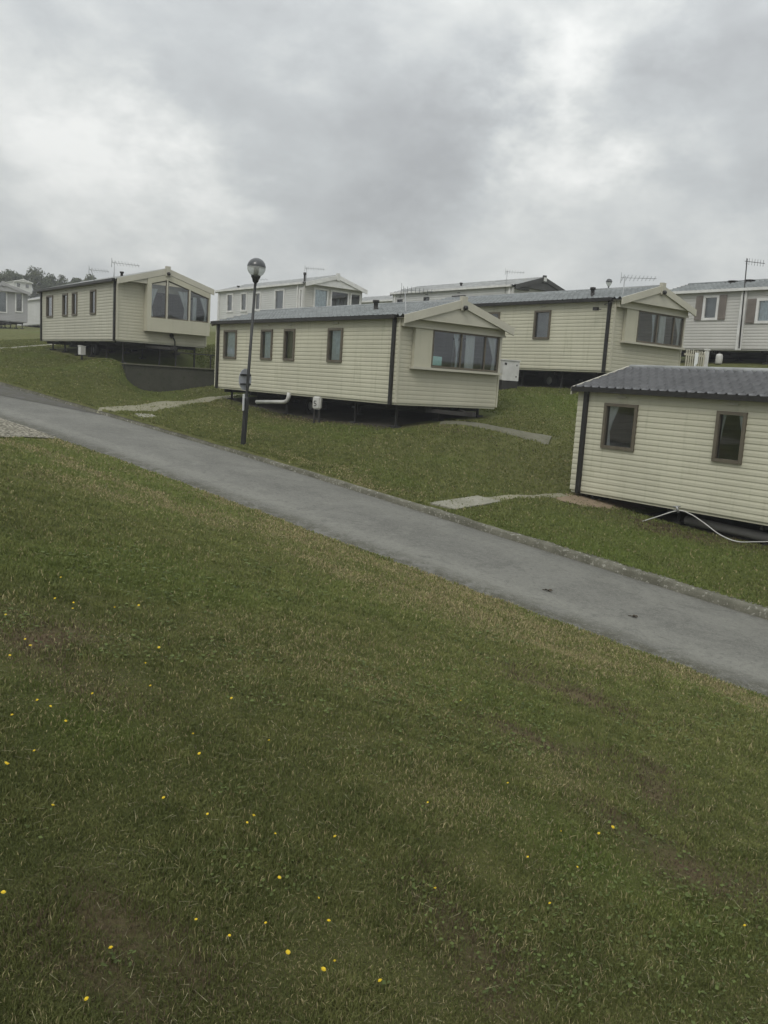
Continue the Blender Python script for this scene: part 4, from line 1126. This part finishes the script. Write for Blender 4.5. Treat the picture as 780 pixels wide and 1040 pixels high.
    for i, (x, y, sc, lb) in enumerate(((8.65, 7.49, .5, 'dark clump of dead leaves lying in the middle of the road'), (9.02, 6.38, .45, 'dark curled twig and leaf on the road below the nearest caravan'))):
        m = MB(); rr = random.Random(i+2)
        for k in range(6):
            a = rr.uniform(0, 6.28); px_, py_ = rr.uniform(-.10, .10)*sc, rr.uniform(-.04, .04)*sc; l = .055*sc
            c, s_ = math.cos(a), math.sin(a)
            P = [(-l, 0, .006), (0, -l*.45, .012), (l, 0, .022), (0, l*.45, .03)]
            m.prism([(px_+c*p[0]-s_*p[1], py_+s_*p[0]+c*p[1], p[2]) for p in P], (0, 0, .004))
        m.tube([(-.13*sc, .02, .012), (0, .0, .018), (.12*sc, .035, .012)], .006, 5)
        o = m.build('dead_leaves', LM); o.location = (x, y, rz_(x, y)); o.rotation_euler = (0, 0, rr.uniform(-1.2, -.6)); tag(o, lb, 'leaf litter')

def add_trees():
    BARK = m_plain('grey_bark', (.09,.075,.06), .9)
    LM = [m_leaf('dark_leaf', (.045,.058,.028), (.075,.090,.042)), m_leaf('olive_leaf', (.055,.065,.034), (.090,.10,.05))]
    spec = [(32.6, 147, 13.0, 2.7, 'broad dark tree cut by the left edge on the skyline'),
            (36.0, 146, 12.3, 2.1, 'bushy tree at the far left, over the gable at the left edge'),
            (38.4, 147.5, 12.8, 1.7, 'ragged tree with a thin top behind the small distant caravan'),
            (40.6, 145, 12.8, 1.6, 'tallest narrow tree right of the small distant caravan'),
            (42.6, 144, 12.1, 1.7, 'dark tree standing in the dip of the skyline row'),
            (44.3, 145, 12.5, 1.8, 'rounded tree above the far end of the raised caravan roof'),
            (46.6, 143.5, 12.6, 1.8, 'dense low tree second from the right end of the skyline row'),
            (48.6, 142.5, 12.7, 1.9, 'lowest tree at the right end of the skyline row')]
    for i, (x, y, top, rad, lb) in enumerate(spec):
        rng = np.random.default_rng(40+i); zb = gz(x, y)
        t = thing('tree', lb, 'tree', (x, y, zb), 0, 'trees on the far left skyline')
        H = top-zb+1.2
        m = MB(); m.tube([(0, 0, -.4), (.1, 0, H*.4), (.2, .1, H*.75)], [.28, .2, .07], 8)
        for k in range(6):
            a = k*1.05+i; m.tube([(.1, 0, H*.3+k*.25), (math.cos(a)*rad*.4, math.sin(a)*rad*.4, H*.5+k*.3), (math.cos(a)*rad*.75, math.sin(a)*rad*.75, H*.62+k*.35)], [.1, .06, .02], 6)
        m.build('trunk', BARK, t)
        nc = 34; C = rng.normal(size=(nc, 3)); C /= np.linalg.norm(C, axis=1)[:, None]; C *= rng.uniform(.35, 1, nc)[:, None]**.6
        C = C*np.array([rad, rad, H*.40])+np.array([0, 0, H*.58])
        n = 6500; ci = rng.integers(0, nc, n); rc = rng.uniform(.45, .95, nc)
        p = rng.normal(size=(n, 3)); p /= np.linalg.norm(p, axis=1)[:, None]; p *= (rng.random(n)**.45*rc[ci])[:, None]
        p = C[ci]+p; p = p[p[:, 2] > .4]; n = len(p)
        a = rng.normal(size=(n, 3)); a /= np.linalg.norm(a, axis=1)[:, None]; b = np.cross(a, rng.normal(size=(n, 3))); b /= np.linalg.norm(b, axis=1)[:, None]
        sz = rng.uniform(.08, .19, n)[:, None]
        v = np.stack([p-a*sz, p-b*sz*.6, p+a*sz, p+b*sz*.6], 1).reshape(-1, 3)
        o = mesh_np('crown', v, np.arange(4*n).reshape(n, 4), LM[i % 2], False); o.parent = t

# ---------------------------------------------------------------- world, light, camera
SUN_EL, SUN_AZ = R(48), math.atan2(-.55, -.83)      # azimuth of the sun, from +X towards +Y
def add_world():
    w = bpy.data.worlds.new('World'); scene.world = w; w.use_nodes = True
    t = w.node_tree; t.nodes.clear()
    def N(k, **kw):
        x = t.nodes.new(k)
        for a, b in kw.items(): setattr(x, a, b)
        return x
    L = t.links.new
    def M(op, a, b=None, c=None, clamp=False):
        x = N('ShaderNodeMath', operation=op); x.use_clamp = clamp
        for i, q in enumerate((a, b, c)):
            if q is None: continue
            if isinstance(q, (int, float)): x.inputs[i].default_value = q
            else: L(q, x.inputs[i])
        return x.outputs[0]
    out = N('ShaderNodeOutputWorld'); bg = N('ShaderNodeBackground'); L(bg.outputs[0], out.inputs[0])
    sky = N('ShaderNodeTexSky', sky_type='NISHITA'); sky.sun_disc = False
    sky.sun_elevation = SUN_EL; sky.sun_rotation = math.pi/2-SUN_AZ; sky.air_density = 1.5; sky.dust_density = 4
    tc = N('ShaderNodeTexCoord'); d = tc.outputs['Generated']
    sep = N('ShaderNodeSeparateXYZ'); L(d, sep.inputs[0])
    zc = M('MAXIMUM', sep.outputs[2], 0)
    k = M('DIVIDE', 1, M('ADD', zc, .20))
    cb = N('ShaderNodeCombineXYZ'); L(M('MULTIPLY', sep.outputs[0], k), cb.inputs[0]); L(M('MULTIPLY', sep.outputs[1], k), cb.inputs[1])
    mpd = N('ShaderNodeMapping'); mpd.inputs['Scale'].default_value = (1, 1, 1.75); L(d, mpd.inputs[0])
    def noise(scale, det, rough, dist, off):
        mp = N('ShaderNodeMapping'); mp.inputs['Location'].default_value = off; L(mpd.outputs[0], mp.inputs[0])
        n = N('ShaderNodeTexNoise'); L(mp.outputs[0], n.inputs['Vector']); n.inputs['Scale'].default_value = scale; n.inputs['Detail'].default_value = det
        n.inputs['Roughness'].default_value = rough; n.inputs['Distortion'].default_value = dist; return n.outputs['Fac']
    n1 = noise(3.0, 8, .56, .5, (3.1, 1.7, .3)); n2 = noise(8.5, 8, .58, .25, (.2, 5, 2)); n3 = noise(6.0, 6, .5, .1, (9, 2, 4))
    # big cloud masses at fixed bearings: (azimuth deg from +X, elevation deg, radius, strength); + bright, - dark
    lobes = CLOUDS
    wn = N('ShaderNodeTexNoise'); L(mpd.outputs[0], wn.inputs['Vector']); wn.inputs['Scale'].default_value = 5.0; wn.inputs['Detail'].default_value = 7; wn.inputs['Roughness'].default_value = .6
    w1 = N('ShaderNodeVectorMath', operation='SUBTRACT'); L(wn.outputs['Color'], w1.inputs[0]); w1.inputs[1].default_value = (.5, .5, .5)
    w2 = N('ShaderNodeVectorMath', operation='MULTIPLY'); L(w1.outputs[0], w2.inputs[0]); w2.inputs[1].default_value = (.42, .42, .34)
    w3 = N('ShaderNodeVectorMath', operation='ADD'); L(d, w3.inputs[0]); L(w2.outputs[0], w3.inputs[1]); dw = w3.outputs[0]
    acc = None
    for az, el, rad, stg in lobes:
        v = (math.cos(R(el))*math.cos(R(az)), math.cos(R(el))*math.sin(R(az)), math.sin(R(el)))
        dp = N('ShaderNodeVectorMath', operation='DISTANCE'); L(dw, dp.inputs[0]); dp.inputs[1].default_value = v
        dd = dp.outputs['Value']
        g = M('SUBTRACT', 1, M('DIVIDE', dd, rad), clamp=True)
        g = M('MULTIPLY', M('MULTIPLY', g, M('MULTIPLY', g, M('SUBTRACT', 3, M('MULTIPLY', g, 2)))), stg)
        acc = g if acc is None else M('ADD', acc, g)
    f = M('ADD', M('MULTIPLY', n1, .6), M('MULTIPLY', n2, .4))
    f = M('ADD', M('MULTIPLY', M('SUBTRACT', f, .5), 1.7), M('MULTIPLY', acc, 1.2))
    f = M('ADD', f, .49)
    # overcast luminance: brighter overhead than at the horizon
    lum = M('ADD', 1.0, M('MULTIPLY', M('POWER', zc, 1.6), ZEN))
    ramp = N('ShaderNodeValToRGB'); L(f, ramp.inputs[0]); e = ramp.color_ramp.elements
    e[0].position = .05; e[0].color = (.350,.362,.372,1); e[1].position = .95; e[1].color = (.74,.748,.732,1)
    x = ramp.color_ramp.elements.new(.42); x.color = (.465,.485,.492,1); x = ramp.color_ramp.elements.new(.65); x.color = (.575,.592,.585,1)
    mul = N('ShaderNodeMix', data_type='RGBA', blend_type='MULTIPLY'); mul.inputs[0].default_value = 1; L(ramp.outputs[0], mul.inputs[6])
    cl = N('ShaderNodeCombineColor'); [L(lum, cl.inputs[i]) for i in range(3)]; L(cl.outputs[0], mul.inputs[7])
    # the thin blue sky only just tints the cloud
    sc = N('ShaderNodeMix', data_type='RGBA', blend_type='MULTIPLY'); sc.inputs[0].default_value = 1; L(sky.outputs[0], sc.inputs[6]); sc.inputs[7].default_value = (.10,.10,.10,1)
    mx = N('ShaderNodeMix', data_type='RGBA'); mx.inputs[0].default_value = .94; L(sc.outputs[2], mx.inputs[6]); L(mul.outputs[2], mx.inputs[7])
    # Background strength 0.1, the cloud colours are scaled to match it
    up = N('ShaderNodeMix', data_type='RGBA', blend_type='MULTIPLY'); up.inputs[0].default_value = 1; L(mx.outputs[2], up.inputs[6]); up.inputs[7].default_value = (10, 10, 10, 1)
    up.clamp_result = False; mx.clamp_result = False; mul.clamp_result = False
    L(up.outputs[2], bg.inputs[0]); bg.inputs[1].default_value = .1*SKY
    # sun behind the cloud
    ld = bpy.data.lights.new('sun', 'SUN'); ld.energy = SUNE; ld.angle = R(25); ld.color = (1, .96, .90)
    o = bpy.data.objects.new('sun', ld); COL.objects.link(o)
    dirv = Vector((math.cos(SUN_EL)*math.cos(SUN_AZ), math.cos(SUN_EL)*math.sin(SUN_AZ), math.sin(SUN_EL)))
    o.rotation_euler = dirv.to_track_quat('Z', 'Y').to_euler(); o.location = dirv*60

def add_camera():
    cd = bpy.data.cameras.new('camera'); o = bpy.data.objects.new('camera', cd); COL.objects.link(o)
    pit, rol, yaw = R(8.5226), R(3.5406), R(52.1)
    F = Vector((math.cos(yaw)*math.cos(pit), math.sin(yaw)*math.cos(pit), -math.sin(pit)))
    Rt = Vector((math.sin(yaw), -math.cos(yaw), 0)); U = Rt.cross(F)
    c, s = math.cos(rol), math.sin(rol)
    X = Rt*c+U*s; Y = U*c-Rt*s
    o.matrix_world = Matrix(((X.x, Y.x, -F.x, 0), (X.y, Y.y, -F.y, 0), (X.z, Y.z, -F.z, 0), (0, 0, 0, 1)))
    cd.sensor_fit = 'VERTICAL'; cd.sensor_height = 24; cd.lens = 24*880/1040
    cd.clip_start = .05; cd.clip_end = 3000
    scene.camera = o

def add_haze():
    m = MB(); m.box(-455, 455, -455, 455, -14, 16.5)
    t = NT('pale_air'); p = t.n('ShaderNodeVolumePrincipled'); p.inputs['Color'].default_value = (.93,.95,.97,1); p.inputs['Density'].default_value = HAZE; p.inputs['Anisotropy'].default_value = .2
    t.l(p.outputs[0], t.out.inputs['Volume'])
    o = m.build('haze', t.m); tag(o, kind='stuff')

# bearings seen from the camera: +Y side is the left of the photograph
CLOUDS = [(73, 11.5, .17, .30), (67.0, 10.3, .13, .24), (73, 7.4, .14, .10), (68, 17.6, .24, -.16), (58, 15, .20, -.20), (48, 13.2, .14, -.24), (52, 11, .16, -.15),
          (46, 20, .20, .15), (40.5, 17.5, .18, .24), (43, 15.3, .12, .14), (32, 21.5, .16, -.20), (35, 11.2, .13, -.20), (54, 6.2, .16, .16), (33, 8, .14, .06), (57, 22, .14, .08)]
ZEN, SKY, SUNE, HAZE = 1.5, 1.10, 1.2, .0013
add_world(); add_camera(); add_ground(); add_paths(); add_caravans(); add_things(); add_trees(); add_flowers(); add_grass(); add_haze()
vs = scene.view_settings
vs.view_transform = 'Standard'; vs.look = 'None'; vs.gamma = 1; vs.use_curve_mapping = False; vs.exposure = 0
scene.cycles.max_bounces = 8; scene.cycles.transparent_max_bounces = 12
